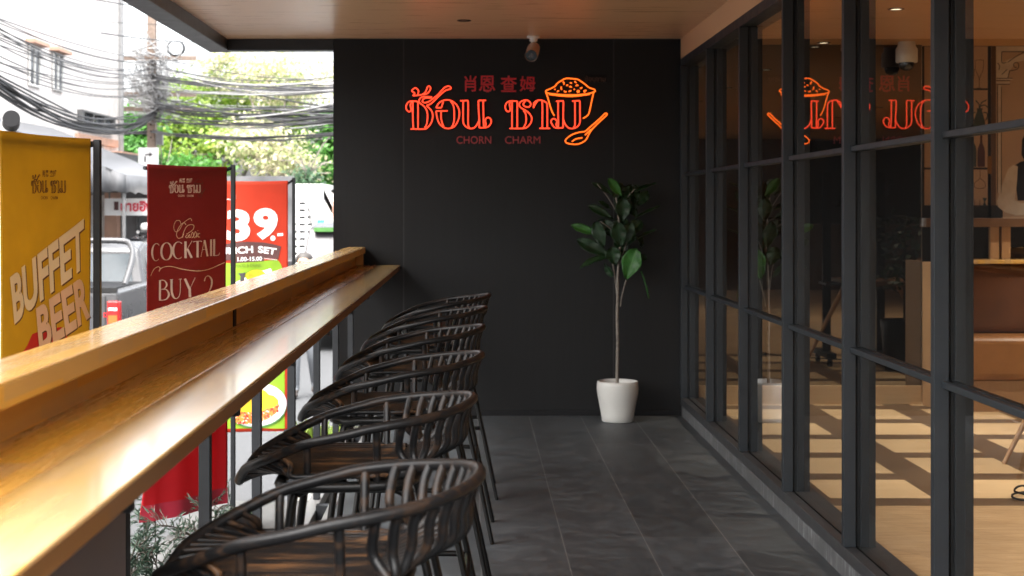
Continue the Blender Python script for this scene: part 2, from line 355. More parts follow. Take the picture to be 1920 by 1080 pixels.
# ---------------------------------------------------------------- the veranda
YB = 10.38                                             # plane of the back wall
tag(MB().box(-.66, 1.452, -3.0, YB, -.12, 0).build("floor", M['tile'], org=(0,0,0)), "dark slate tiled veranda floor with pale grout lines", "floor", kind="structure")
o = MB().box(-1.715, 1.60, 1.2, YB+.06, 2.62, 2.72).build("ceiling", M['ceil'], org=(0,0,2.62)); tag(o, "wood veneered veranda ceiling with horizontal grain", "ceiling", kind="structure")
wl = thing("panel_wall", (.24, YB, 0), "matt black panelled wall behind the neon sign and the potted tree", "wall")
for x0, x1 in ((-.968, -.4835), (-.4745, .9755), (.9845, 1.505)):
    MB().box(x0, x1, YB, YB+.16, -.3, 2.618).build("panel", M['wall'], wl)
for x in (-.479, .98):
    MB().box(x-.0045, x+.0045, YB+.004, YB+.02, 0, 2.618).build("joint_strip", M['wallseam'], wl)
MB().box(-.968, 1.45, YB-.012, YB-.001, 0, .035).build("skirting", M['dark'], wl)
# roof edge beam
bm_ = thing("roof_beam", (-1.78, 4, 2.53), "dark steel beam along the open edge of the veranda roof", "beam")
MB().box(-1.853, -1.712, 1.2, YB+.16, 2.54, 2.72).build("beam_flange", M['beam'], bm_, .003)
MB().box(-1.7115, -1.706, 1.2, YB+.15, 2.541, 2.619).build("inner_face", M['beamb'], bm_)
MB().box(-1.705, -.969, YB+.005, YB+.13, 2.54, 2.618).build("cross_beam", M['beam'], bm_, .003)
# downlight in the veranda ceiling
dl = thing("ceiling_downlight", (-.053, 9.36, 2.62), "small unlit round downlight set in the veranda ceiling near the wall", "downlight")
MB().lathe([(.034, -.001), (.044, -.001), (.045, -.004), (.034, -.006), (.030, -.001)], (-.053, 9.36, 2.62), 24).build("trim_ring", M['dark'], dl)
MB().lathe([(.0, -.0015), (.031, -.0015)], (-.053, 9.36, 2.62), 24).build("lamp_face", plain("dim_lamp_face", (.34,.27,.18), .4), dl)
# bullet camera on the ceiling
bc = thing("security_camera", (.417, 10.22, 2.62), "tan bullet security camera on a white mount above the neon sign", "camera")
MB().lathe([(0, 0), (.043, 0), (.045, -.004), (.045, -.014), (.04, -.017), (0, -.017)], (.417, 10.22, 2.62), 24).build("mount_plate", M['white'], bc)
MB().lathe([(.027, -.016), (.027, -.036), (.017, -.038), (.015, -.075)], (.417, 10.22, 2.62), 20).build("mount_neck", M['white'], bc)
ax = Vector((-.17, -.86, -.48)).normalized(); c0 = Vector((.424, 10.245, 2.55))
MB().tube([c0, c0+ax*.006, c0+ax*.02, c0+ax*.15], [.02, .036, .0415, .0415], 24).build("housing", M['cam'], bc)
fr = c0+ax*.151
MB().tube([fr-ax*.002, fr+ax*.004], [.0385, .0385], 24).build("lens_window", M['lens'], bc)
MB().tube([fr-ax*.10, fr+ax*.012], [.0435, .0435], 24, cap=False).build("sun_shield", M['cam'], bc)
MB().tube([fr+ax*.005, fr+ax*.007], [.016, .014], 16).build("lens", M['lensg'], bc)

# ---------------------------------------------------------------- bar counter on its railing
YE = YB-.012
bar = thing("bar_counter", (-.7, 5.5, 0), "long honey wood window counter with raised back rail on black posts", "bar counter")
MB().box(-.869, -.745, .2, YE, 1.126, 1.171).build("back_rail", M['honey'], bar, .004)
MB().box(-.825, -.808, .2, YE, 1.046, 1.1255).build("riser_board", M['honeyf'], bar)
MB().box(-.84, -.6585, .2, YE, 1.009, 1.0455).build("rear_board", M['shadeb'], bar, .002)
MB().box(-.658, -.504, .2, YE, 1.009, 1.046).build("front_board", M['pale'], bar, .004)
MB().box(-.5035, -.5025, .2, YE-.002, 1.013, 1.042).build("front_edge", wood("dark_edge", (.17,.08,.028), (.25,.125,.045), 1, 48, .5, (.5,.037,2)), bar)
MB().box(-.7445, -.7435, .2, YE-.002, 1.130, 1.167).build("rail_edge", M['honeyf'], bar)
MB().box(-.807, -.757, YE-.07, YE-.001, 1.047, 1.125).build("end_cleat", M['honeyf'], bar, .002)
MB().box(-.8075, -.803, 5.03, 5.08, 1.047, 1.125).build("bracket", M['dark'], bar)
for y in (1.26, 2.33, 3.40, 4.47, 5.54, 6.60, 7.67, 8.73, 9.80):
    MB().box(-.817, -.783, y-.02, y+.02, -.05, 1.008).build("post", M['steel'], bar, .002)
    MB().box(-.8, -.53, y-.015, y+.015, .975, 1.008).build("support_arm", M['steel'], bar)
MB().box(-.80, -.784, .2, 3.377, -.05, 1.0).build("end_panel", plain("mauve_grey_panel", (.26,.25,.27), .7, .05, 3), bar)

# floor edge steelwork and the concrete ledge outside it
fe = thing("floor_edge_frame", (-.75, 5, -.1), "grey steel channel frame along the open edge of the veranda floor", "steel frame")
MB().box(-.70, -.662, -3, YB-.02, -.06, .004).build("edge_angle", M['steelg'], fe, .002)
MB().box(-.84, -.777, -3, YB-.02, -.11, -.052).build("outer_channel", M['steelg'], fe, .002)
for y in (1.6, 3.2, 5.3, 7.42, 9.8):
    MB().box(-.776, -.701, y-.03, y+.03, -.10, -.03).build("cross_bar", M['steel'], fe)
tag(MB().box(-1.42, -.842, -3, 7.78, -.66, -.08).build("concrete_ledge", M['concrete']), "low concrete ledge outside the veranda railing carrying the banner stands", "ledge", kind="structure")
tag(MB().box(-.842, 1.45, -3, YB+.16, -.66, -.122).build("veranda_base", M['concrete']), "concrete base under the veranda floor", "base", kind="structure")
tag(MB().box(-1.2, -1.06, 7.3, 7.5, -.079, -.071).build("green_mat", M['dkgreen']), "dark green mat on the concrete ledge by the maroon banner", "mat")

# ---------------------------------------------------------------- glass wall
XG = 1.49
gw = thing("glass_wall", (1.48, 5, 0), "charcoal framed glass wall of tall bays between veranda and restaurant", "glass wall")
MB().box(1.452, 1.60, -3, YB-.001, -.1, .076).build("curb", M['curb'], gw, .003)
MB().box(1.445, 1.60, -3, YB-.002, .0765, .128).build("sill", M['sill'], gw, .003)
MB().box(1.445, 1.60, -3, YB-.002, 2.425, 2.478).build("head_rail", M['frame'], gw, .003)
MB().box(1.447, 1.60, -3, YB-.002, 2.479, 2.619).build("fascia_board", M['fascia'], gw)
ys = [10.345 - 1.133*i for i in range(12)]
for i, y in enumerate(ys):
    MB().box(1.4405, 1.488, y-.018, y+.018, .1285, 2.4245).build("mullion", M['frame'], gw, .002)
    MB().box(1.5075, 1.565, y-.018, y+.018, .1285, 2.4245).build("inner_mullion", M['frame'], gw, .002)
    MB().box(1.4885, 1.507, y-.012, y+.012, .1285, 2.4245).build("gasket", M['gasket'], gw)
glass = glass_mat("clear_glass", (.93,.94,.93))
for i in range(11):
    y1 = ys[i]-.0125; y0 = ys[i+1]+.0125
    MB().box(1.490, 1.498, y0, y1, .1285, 2.4245).build("glass_pane", glass, gw)
    MB().box(1.488, 1.4895, y0, y1, .1285, .134).build("glazing_bead", M['gasket'], gw)
    for z in (.895, 1.675):
        MB().box(1.465, 1.4885, y0-.004, y1+.004, z-.011, z+.011).build("transom", M['frame'], gw, .003)
        MB().box(1.499, 1.522, y0-.004, y1+.004, z-.011, z+.011).build("transom", M['frame'], gw, .003)

# ---------------------------------------------------------------- the restaurant room behind the glass
ZF, ZC = .078, 2.578
tag(MB().box(1.601, 8.0, -4.0, YB+.4, -.1, ZF).build("room_floor", M['parquet'], org=(0,0,ZF)), "oak parquet restaurant floor with dark strips framing pale blocks", "floor", kind="structure")
tag(MB().box(1.601, 8.0, -4.0, YB+.4, ZC, ZC+.14).build("room_ceiling", M['iceil'], org=(0,0,ZC)), "brown wood veneer ceiling of the restaurant room", "ceiling", kind="structure")
tag(MB().box(8.0, 8.1, -4.0, YB+.4, -.1, 2.72).build("room_side_wall", M['brownwall']), "brown far side wall of the restaurant room", "wall")
tag(MB().box(1.447, 8.0, -4.1, -4.0, -.1, 2.72).build("room_rear_wall", M['brownwall']), "brown end wall of the restaurant room behind the viewer", "wall")
mr = thing("mirror_wall", (2.3, YB, ZF), "dark smoked mirror wall above an oak skirting at the end of the room", "mirror")
mm = NT("smoked_mirror").out(Base_Color=(.19,.178,.17), Metallic=1.0, Roughness=.012)
MB().box(1.506, 3.118, YB, YB+.02, .10, ZC-.001).build("mirror_panel", mm, mr)
MB().box(1.5705, 3.116, YB-.0135, YB+.02, ZF+.0005, .2095).build("skirting", M['oakh'], mr, .002)
MB().box(3.1185, 3.1225, YB-.006, YB+.02, .21, ZC-.001).build("edge_strip", M['chrome'], mr)
# mural wall
YM = 10.47
mu = thing("mural_wall", (3.8, YM, ZF), "painted mural of bar shelves bottles column and bartender beyond the mirror", "mural")
MB().box(3.12, 8.0, YM, YM+.2, ZF, ZC-.001).build("mural_panel", M['mural'], mu)
def mp(px, py, k=1): q = P(px, py, YM); return (q.x, YM - .0016*k, q.z)
def mflat(polys, mat, name, k=1):
    b = MB()
    for pl in polys: b.prism(pl, lambda a, c: mp(a, c, k), (0, .0012, 0))
    return b.build(name, mat, mu)
def mstroke(lines, wd, mat, name, k=2):
    b = MB()
    for l in lines:
        v, f = ribbon2d(l, wd, 5); b.add([mp(a.x, a.y, k) for a in v], f)
    return b.build(name, mat, mu)
rect = lambda a, b, c, d: [(a, c), (b, c), (b, d), (a, d)]
mflat([rect(1725, 2400, 80, 87), rect(1727, 1733, 87, 408), rect(1852, 1858, 87, 408), rect(1725, 1853, 165.5, 169), rect(1725, 1853, 238, 242), rect(1725, 1853, 314, 318), rect(1725, 1880, 385, 410), rect(1853, 1857, 318, 386)], M['inkb'], "painted_shelves", 1)
mflat([rect(1858.2, 1867, 87, 385)], M['muralbr'], "painted_post", 2)
mflat([rect(1851, 1859, 293, 326)], M['amber'], "painted_label", 3)
def bottle(cx, top, bot, w_, nk, sh): return [(cx-nk, top), (cx+nk, top), (cx+nk, top+sh*.5), (cx+w_*.8, top+sh*.75), (cx+w_, top+sh), (cx+w_, bot-2), (cx+w_*.9, bot), (cx-w_*.9, bot), (cx-w_, bot-2), (cx-w_, top+sh), (cx-w_*.8, top+sh*.75), (cx-nk, top+sh*.5)]
vase = [(1831,203),(1842,203),(1841,208),(1846,225),(1848,238),(1824,238),(1826,225),(1832,208)]
mflat([vase, bottle(1823.5, 253, 313, 7, 2, 28), [(1842,371),(1850,371),(1847,379),(1850,387),(1842,387),(1845,379)]], M['teal'], "painted_vases", 2)
mflat([bottle(1839.5, 251, 313, 7, 2, 34), bottle(1812, 176, 238, 5, 1.6, 26)], M['wine'], "painted_bottles", 2)
gl = []
for cx, ty, by, w_ in ((1820, 130, 165, 7), (1836, 113, 165, 8)):
    gl += [[(cx-w_, ty), (cx-w_+1, ty+(by-ty)*.35), (cx-1, ty+(by-ty)*.62), (cx, by-2), (cx-4, by)], [(cx+w_, ty), (cx+w_-1, ty+(by-ty)*.35), (cx+1, ty+(by-ty)*.62), (cx, by-2), (cx+4, by)], [(cx-w_, ty), (cx, ty-.6), (cx+w_, ty)]]
for cx in (1816, 1837):
    gl += [[(cx, 318), (cx, 334), (cx-9, 342), (cx-10, 350), (cx-5, 353), (cx+5, 353), (cx+10, 350), (cx+9, 342), (cx, 334)]]
for cx in (1819, 1832): gl += [[(cx-5, 374), (cx-4, 386), (cx+4, 386), (cx+5, 374)]]
mstroke(gl, 1.0, M['inkl'], "painted_glasses")
mstroke([[(1836,203),(1835,195),(1830,190)],[(1837,203),(1840,193),(1846,189)],[(1837,200),(1846,197),(1853,203)],[(1832,191),(1829,188)],[(1846,190),(1849,187)],[(1826,226),(1821,220),(1822,212),(1829,211)],[(1847,226),(1851,220),(1850,212),(1843,211)]], 2.0, M['teal'], "painted_sprig")
colm = [(1868,87),(1920,87),(1990,87),(1990,104),(1905,116),(1893,132),(1889,146),(1868,146)]
mflat([colm, rect(1868, 1898, 147, 150), rect(1868, 1893, 153, 157), rect(1870, 1877, 160, 362)], M['muralw'], "painted_capital", 1)
mflat([[(1878,97),(1930,97),(1890,112),(1880,117)]], M['mural'], "painted_capital_opening", 2)
mstroke([[(1878,97),(1930,97)],[(1878,97),(1878,117),(1886,117)],[(1889,117),(1908,104),(1930,94)],[(1893,133),(1906,130),(1910,123),(1906,117),(1900,120),(1902,126),(1906,126)],[(1878,140),(1884,134),(1888,130)],[(1870,118),(1874,124),(1872,131)],[(1868,147),(1898,147)],[(1868,151),(1893,151)],[(1868,158),(1893,158)],[(1870,160),(1870,362)],[(1877,163),(1877,362)],[(1893,132),(1889,146)]], 1.3, M['inkb'], "painted_scrolls", 3)
mflat([[(1900,312),(1912,304),(1925,300),(1925,376),(1908,376),(1905,350)]], M['navy'], "painted_waistcoat", 2)
mflat([[(1882,338),(1890,316),(1900,309),(1908,312),(1906,345),(1902,375),(1915,381),(1960,380),(1960,400),(1905,404),(1884,398),(1871,388),(1869,378),(1874,360)]], M['muralw'], "painted_arm", 3)
mflat([[(1916,262),(1930,240),(1960,240),(1960,300),(1921,302),(1915,290)]], M['inkb'], "painted_hair", 2)
tag(MB().box(3.13, 8.0, 10.30, YM-.003, 1.312, 1.372).build("bar_ledge", M['walnut'], bevel=.003), "long walnut ledge under the painted mural", "ledge")
lat = thing("ledge_screen", (5, 10.42, 1.07), "row of wooden posts and dark panels between walnut ledge and sofa", "screen")
MB().box(3.13, 8.0, 10.42, 10.44, 1.0, 1.311).build("dark_panel", M['dark'], lat)
for x in (3.27, 3.6, 3.68, 4.1, 4.6): MB().box(x, x+.06, 10.38, 10.419, 1.05, 1.311).build("screen_post", M['oak'], lat)
# sofa with its end panel
sf = thing("leather_sofa", (4.2, 10.1, ZF), "tan leather bench sofa on a ribbed oak base beside the mirror", "sofa")
MB().box(3.121, 3.175, 9.99, YB-.016, ZF, 1.07).build("end_panel", M['oak'], sf, .003)
MB().box(3.18, 6.2, 10.0, 10.32, ZF, .285).build("base", M['oakrib'], sf)
MB().box(3.178, 6.2, 9.97, 10.33, .286, .585).build("seat", M['leather'], sf, .05, 4)
MB().box(3.26, 6.2, 10.2, 10.36, .586, 1.06).build("backrest", M['leatherd'], sf, .04, 4)
MB().box(3.176, 3.262, 10.0, 10.24, .587, 1.085).build("bolster", M['leather'], sf, .038, 5)
MB().box(3.27, 6.2, 10.15, 10.37, 1.062, 1.09).build("cap_rail", M['honey'], sf, .006)
# table mostly out of the picture to the right
tb = thing("dining_table", (3.4, 7.9, ZF), "wooden table with slanting tapered legs on the parquet beside the glass", "table")
MB().box(3.16, 3.9, 7.6, 8.3, .79, .83).build("tabletop", M['walnut'], tb, .005)
for x, y, sx, sy in ((2.835, 7.97, 2.1, 0), (4.05, 7.65, -2, 1), (4.05, 8.3, -2, -1)):
    MB().tube([(x, y, ZF), (x+.17*sx, y+.06*sy, .79)], [.012, .024], 10).build("leg", M['oak'], tb)
cb = MB()
cb.tube(smooth([(2.72,6.95,ZF+.006),(2.60,6.93,ZF+.008),(2.53,6.97,ZF+.012),(2.56,7.06,ZF+.016),(2.66,7.09,ZF+.02),(2.72,7.02,ZF+.024),(2.62,6.96,ZF+.03),(2.55,7.02,ZF+.034),(2.62,7.11,ZF+.045),(2.75,7.08,ZF+.02),(3.0,7.2,ZF+.008),(3.4,7.5,ZF+.008)], 6), .0055, 6)
tag(cb.build("power_cable", M['dark']), "black cable coiled loosely on the oak floor", "cable")
# television on a wheeled stand and a plant, seen in the smoked mirror
tv = thing("television_stand", (3.35, 7.7, ZF), "black television on a wheeled floor stand seen only in the smoked mirror", "television")
MB().box(2.862, 3.93, 7.68, 7.72, 1.30, 2.03).build("screen", M['navy'], tv, .004)
for x in (3.05, 3.52): MB().box(x, x+.07, 7.73, 7.76, ZF+.12, 1.75).build("column", M['dark'], tv)
MB().box(3.02, 3.65, 7.72, 8.0, .78, .80).build("shelf", M['dark'], tv)
for x in (3.05, 3.55):
    MB().box(x-.02, x+.06, 7.45, 8.0, ZF+.075, ZF+.12).build("foot", M['dark'], tv)
    for y in (7.5, 7.95): MB().tube([(x, y, ZF+.036), (x+.032, y, ZF+.036)], .035, 14).build("caster", M['rubber'], tv)
rp_ = thing("room_plant", (3.62, 8.25, ZF), "leafy dark plant in a black pot seen only in the smoked mirror", "plant")
MB().lathe([(0,0),(.16,0),(.2,.42),(.19,.43),(.17,.38),(0,.37)], (3.62, 8.25, ZF), 24).build("pot", M['dark'], rp_)
lm_ = MB(); rq = random.Random(8)
for _ in range(230):
    c_ = Vector((3.62+rq.gauss(0,.16), 8.25+rq.gauss(0,.14), rq.uniform(.75,1.38))); d_ = Vector((rq.gauss(0,1), rq.gauss(0,1), rq.gauss(.2,.6))).normalized()*rq.uniform(.07,.15); w_ = d_.cross(Vector((rq.gauss(0,1),rq.gauss(0,1),rq.gauss(0,1)))).normalized()*.018
    lm_.add([c_, c_+d_*.5+w_, c_+d_, c_+d_*.5-w_], [(0,1,2,3)])
lm_.build("foliage", leaf_mat("room_plant_leaf", [(.2,(.01,.03,.012)),(.8,(.03,.07,.03))], .1), rp_)
MB().tube([(3.62,8.25,ZF+.37),(3.62,8.25,1.2)], .012, 6).build("stem", M['twig'], rp_)
# dome camera
dc = thing("dome_camera", (2.965, 10.2, ZC), "white dome security camera under the room ceiling before the mirror", "camera")
MB().lathe([(.056,0),(.06,-.03),(.073,-.05),(.074,-.135),(.068,-.142),(0,-.142)], (2.965, 10.2, ZC-.001), 32).build("housing", M['white'], dc)
MB().lathe([(.052,-.142),(.05,-.163),(.04,-.183),(.02,-.195),(0,-.198)], (2.965, 10.2, ZC-.001), 28).build("dome", M['lens'], dc)
# lit downlights of the room
lampf = emit("warm_lamp_face", (1, .78, .50), .45)
rows = [(2.41, y) for y in (10.25, 8.5, 6.65, 4.85, 3.0, 1.2)] + [(4.6, y) for y in (9.4, 7.6, 5.75, 3.9, 2.0)]
dlr = None
for i, (x, y) in enumerate(rows):
    if dlr is None:
        dlr = thing("room_downlight", (x, y, ZC), "lit warm round downlight in the wooden ceiling of the room", "downlight", "lit downlights of the room")
        MB().lathe([(.034, -.0015), (.046, -.001), (.047, -.004), (.035, -.006)], (x, y, ZC), 24).build("trim_ring", M['dark'], dlr)
        MB().lathe([(0, -.002), (.034, -.002)], (x, y, ZC), 24).build("lamp_face", lampf, dlr)
        d = dlr
    else:
        d = copy_tree(dlr); d.location = (x, y, ZC)
    L = bpy.data.lights.new("downlight_beam", 'SPOT'); L.energy = 36 if x < 3 else 54; L.color = (1, .86, .70); L.spot_size = R(66 if x < 3 else 110); L.spot_blend = .8; L.shadow_soft_size = .035
    lo = bpy.data.objects.new("downlight_beam", L); C.objects.link(lo); lo.location = (x, y, ZC-.012)

# ---------------------------------------------------------------- potted fiddle-leaf tree
px_, py_ = .981, 10.1
pt = thing("potted_tree", (px_, py_, 0), "fiddle-leaf fig tree with bare slim trunk in a plain white pot", "plant")
MB().lathe([(0,.001),(.10,.001),(.1065,.006),(.112,.05),(.1245,.12),(.136,.18),(.1405,.215),(.1395,.25),(.1365,.272),(.1325,.274),(.1295,.270),(.132,.22),(.13,.20),(0,.2)], (px_, py_, 0), 48).build("pot", M['pot'], pt)
MB().lathe([(0,.206),(.131,.203)], (px_, py_, 0), 32).build("soil", M['soil'], pt)
def PP(px, py, dy=0): return P(px, py, py_+dy)
tk = MB()
tk.tube(smooth([(px_-.003, py_, .2)] + [PP(*q) for q in ((1157,700),(1158,640),(1157,590),(1158,560),(1158,520),(1160,490),(1163,450),(1160,410),(1155,370))], 5), [.012-.0065*i/45 for i in range(46)], 10)
for br in (((1157,560),(1153,520),(1149,497),(1144,484)), ((1163,575),(1167,550),(1174,525)), ((1149,510),(1146,508)), ((1161,500),(1170,470),(1180,440)), ((1160,460),(1145,430),(1125,415)), ((1157,420),(1170,380),(1190,355)), ((1158,400),(1140,370),(1120,345))):
    tk.tube(smooth([PP(*q) for q in br], 4), .004, 6)
tk.build("trunk", M['bark'], pt)
def fig_mat(nm, ca, cb, cv):
  lt = NT(nm)
  uvc = lt.co("UV"); X = lt.sep(uvc)
  ve = lt.math('FRACT', lt.math('ADD', lt.math('MULTIPLY', X[1], 8.0), lt.math('MULTIPLY', lt.math('ABSOLUTE', lt.math('SUBTRACT', X[0], .5)), -6.0)))
  vein = lt.math('MAXIMUM', lt.math('LESS_THAN', lt.math('ABSOLUTE', lt.math('SUBTRACT', X[0], .5)), .022), lt.math('MULTIPLY', lt.math('LESS_THAN', ve, .09), .6))
  lc = lt.ramp(lt.noise(lt.co(), 14, 3), [(.3, ca), (.7, cb)])
  lt.out(Base_Color=lt.mix(lt.math('MULTIPLY', vein, .55), lc, cv), Roughness=.45, Specular_IOR_Level=.3); lt.bump(lt.math('SUBTRACT', 0.0, vein), .25, .004)
  return lt.m
LEAF = fig_mat('dark_fig_leaf', (.0025,.010,.003), (.006,.026,.006), (.018,.05,.014)); LEAF_LIT = fig_mat('lit_fig_leaf', (.010,.050,.008), (.026,.115,.016), (.07,.19,.04))  # second green is for the lit leaves, light put into their colour
def fig_leaf(a, b, wdt, facing=(0,-1,.25), curl=.18, mt_=None):
    a, b = Vector(a), Vector(b); L = (b-a).length; d = (b-a).normalized(); f = Vector(facing).normalized()
    s_ = d.cross(f); s_ = s_.normalized() if s_.length > 1e-4 else d.orthogonal(); nrm = s_.cross(d).normalized()
    NU, NV = 8, 14; vs = []; uv = []
    for j in range(NV+1):
        v = j/NV; prof = math.sin(math.pi*min(1, v*.93+.035))**.62*(.62+.55*v - .1*math.cos(6*v)); prof *= 1 if v < .93 else (1-((v-.93)/.07)**2*.75)
        for i in range(NU+1):
            u = i/NU*2-1
            rip = .05*math.sin(v*17+u*2)*abs(u)*wdt
            p = a + d*(L*v) + s_*(u*wdt*.5*prof) + nrm*((abs(u)**1.6)*.16*wdt + rip - curl*L*(v-.15)**2)
            vs.append(p); uv.append(((u+1)/2, v))
    fs = [(j*(NU+1)+i, j*(NU+1)+i+1, (j+1)*(NU+1)+i+1, (j+1)*(NU+1)+i) for j in range(NV) for i in range(NU)]
    b_ = MB().add(vs, fs, True); o = b_.build("leaf", mt_, pt)
    ul = o.data.uv_layers.new(name="UVMap")
    for lp in o.data.loops: ul.data[lp.index].uv = uv[lp.vertex_index]
    s2 = o.modifiers.new("thickness", 'SOLIDIFY'); s2.thickness = .0006
    return o
k = 1/4.5
Lf = [((270,545),(55,450),.062,(0,-.9,.5),0,.2),((370,720),(100,580),.085,(-.1,-1,.3),0,.1),((390,740),(130,745),.075,(0,-.4,.9),-.05,.5),((515,910),(600,655),.125,(-.2,-1,.15),-.06,.05),((635,850),(715,1075),.05,(1,-.15,.1),-.02,.1),
 ((470,215),(365,65),.062,(.1,-1,.2),-.05,.1),((400,215),(235,85),.05,(-.3,-.5,.8),0,.25),((585,185),(765,98),.05,(.2,-.25,1),0,.1),((390,405),(200,285),.06,(-.4,-.7,.6),-.02,.2),((590,405),(790,290),.05,(.1,-.2,1),0,.12),((580,590),(765,490),.05,(.1,-.2,1),.02,.1),
 ((480,420),(490,230),.10,(0,-1,.2),-.06,.1),((465,640),(440,430),.10,(-.2,-1,.1),-.08,.05),((470,620),(560,440),.10,(.3,-1,.2),-.05,.1),((330,640),(250,430),.09,(-.4,-.8,.2),-.03,.1),((600,260),(560,120),.08,(.4,-.8,.2),.03,.1),((600,300),(700,170),.07,(.5,-.5,.6),.04,.15),((560,760),(690,730),.07,(.2,-.6,.7),.0,.1),((430,800),(560,680),.09,(.1,-.9,.2),.02,.1),((420,790),(390,640),.10,(-.1,-1,.1),-.03,.05),((330,780),(400,900),.05,(-.6,-.6,.1),.0,.1),((520,520),(650,430),.085,(.4,-.7,.5),.03,.1),((520,330),(430,220),.085,(-.1,-.9,.4),.05,.1),((600,560),(650,640),.08,(.6,-.5,.3),.05,.1),((400,560),(330,420),.09,(-.3,-.9,.3),.05,.1),((480,240),(560,200),.07,(.2,-.6,.8),.0,.2),((520,700),(430,560),.09,(0,-1,.2),.06,.05)]
rl = random.Random(12)
for _ in range(22):
    ax_, ay_ = rl.uniform(380, 600), rl.uniform(160, 640); an = rl.uniform(-3.0, -.15) if rl.random() < .75 else rl.uniform(.2, 2.9); ln = rl.uniform(95, 170)
    Lf.append(((ax_, ay_), (ax_+ln*math.cos(an), ay_+ln*math.sin(an)), rl.uniform(.04,.075), (rl.uniform(-.8,.8), rl.uniform(-1,-.1), rl.uniform(-.2,1)), rl.uniform(-.05,.12), rl.uniform(.05,.45)))
for i_, (a, b, wd, fc, dy, cl) in enumerate(Lf):
    fig_leaf(PP(1060+a[0]*k, 320+a[1]*k, dy*.3), PP(1060+b[0]*k, 320+b[1]*k, dy), wd*1.08, fc, cl, LEAF_LIT if i_ in (0, 3, 4, 5) else LEAF)

# ---------------------------------------------------------------- rattan bar stools
stool = thing("bar_stool", (0,0,0), "x", "bar stool", "black rattan bar stools along the counter")
def zr(x):
    tab = [(-.275,.806),(-.265,.826),(-.25,.85),(-.21,.874),(-.1,.925),(.055,.964),(.19,.982),(.25,.993),(.275,1.0)]
    for (a, za), (b, zb) in zip(tab, tab[1:]):
        if x <= b: return za + (zb-za)*(x-a)/(b-a)
    return 1.0
def rim(t, sc_=1.0):                                   # plan of the rim: t=0 back, t=pi front tip
    x = .275*math.cos(t); y = .262*math.sin(t)*(1-.16*(1-math.cos(t))/2)
    return Vector((x*sc_, y*sc_, zr(x)))
rp = [rim(2*math.pi*i/40) for i in range(40)]
MB().tube(smooth(rp, 3, True), .0110, 10, True).build("rim", M['rattan'], stool)
def seat_z(x, y): return .846 + .9*max(0, abs(y)-.12)**2 + .25*max(0, x)**2 - (.9*(max(0, -.12-x))**1.5 if x < -.12 else 0)
sb = MB(); NP = 27; shell = []
for i in range(NP):                                    # slim poles packed into the seat, running over the front lip
    q = -1+2*i/(NP-1); y0 = q*.215
    tt = math.pi - math.asin(max(-1, min(1, q*.93)))*.78
    f = rim(tt, .985)
    pts = [f, Vector((f.x*.82, f.y*.6+y0*.4, (f.z+seat_z(-.17, y0))*.5+.006))]
    pts += [Vector((x, y0*(1-.25*max(0, x-.05)/.12), seat_z(x, y0))) for x in (-.13, -.08, -.02, .05, .11)]
    pp = smooth(pts, 3); sb.tube(pp, .0069, 6, cap=False); shell.append([q_ - Vector((0, 0, .0025)) for q_ in pp])
ns_ = len(shell[0]); sb.add([q_ for l_ in shell for q_ in l_], [(i*ns_+j, i*ns_+j+1, (i+1)*ns_+j+1, (i+1)*ns_+j) for i in range(NP-1) for j in range(ns_-1)], True)   # woven ground under the poles
sb.build("seat", M['rattanseat'], stool)
for i in range(17):                                    # the back bars
    q = -1+2*i/16; th = q*R(64); e = rim(th, .99)
    y0 = q*.165
    pts = [Vector((.02, y0*1.08, seat_z(.02, y0)-.006)), Vector((.10, y0*1.1, seat_z(.1, y0)-.004)),
           Vector((.165*math.cos(th*.55)+.0, y0*1.12+.03*math.sin(th), .868)), Vector((e.x*.80+.03*math.cos(th), e.y*.86, .905)), Vector((e.x*.94, e.y*.955, .95)), e]
    MB().tube(smooth(pts, 4), .0088, 7).build("back_bar", M['rattan'], stool)
for s_ in (-1, 1):
    for x in (-.095, .06):
        t_ = math.acos(x/.275); e = rim(t_*s_)
        MB().tube([Vector((x, .205*s_, seat_z(x, .2)-.03)), Vector((e.x, e.y*.95, e.z-.03)), e], .0085, 8).build("spindle", M['rattan'], stool)
ring = smooth([(-.15,-.19,.828),(-.16,0,.826),(-.15,.19,.828),(0,.215,.83),(.12,.185,.834),(.155,0,.836),(.12,-.185,.834),(0,-.215,.83)], 4, True)
MB().tube(ring, .0125, 8, True).build("seat_frame", M['tubeb'], stool)
def leg_at(sx, sy, z, dx=0):
    k_ = (.80-z)/.80; xt, yt = (.135, .15); xb, yb = ((.305 if sx > 0 else .235), .225)
    return Vector((sx*(xt+(xb-xt)*k_), sy*(yt+(yb-yt)*k_)+dx, z))
for sx in (1, -1):
    for sy in (1, -1):
        lm = MB()
        for dx, mul in ((-.017, 1), (.017, 1)):
            top = leg_at(sx, sy, .80, dx); bot = leg_at(sx, sy, .0, dx*.55)
            pts = [Vector((sx*.02, top.y*.75, .818)), Vector((sx*.085, top.y*.95, .817)), Vector((sx*.118, top.y, .806)), top + Vector((0,0,-.02)), (top+bot)/2, bot]
            lm.tube(smooth(pts, 4), .0092, 8)
        lm.build("leg", M['tubeb'], stool)
fp = [leg_at(sx, sy, .35) for sx, sy in ((1,1),(-1,1),(-1,-1),(1,-1))]
cor = []
for i in range(4):
    a, b, c = fp[i-1], fp[i], fp[(i+1) % 4]
    cor += [b + (a-b).normalized()*.045, b + (a-b).normalized()*.012 + (c-b).normalized()*.012, b + (c-b).normalized()*.045]
MB().tube(smooth(cor, 4, True), .0095, 8, True).build("footrest", M['tubeb'], stool)
SY = [(7.62,.095),(6.66,.067),(5.60,.048),(4.55,.036),(3.52,.010),(2.53,.021)]
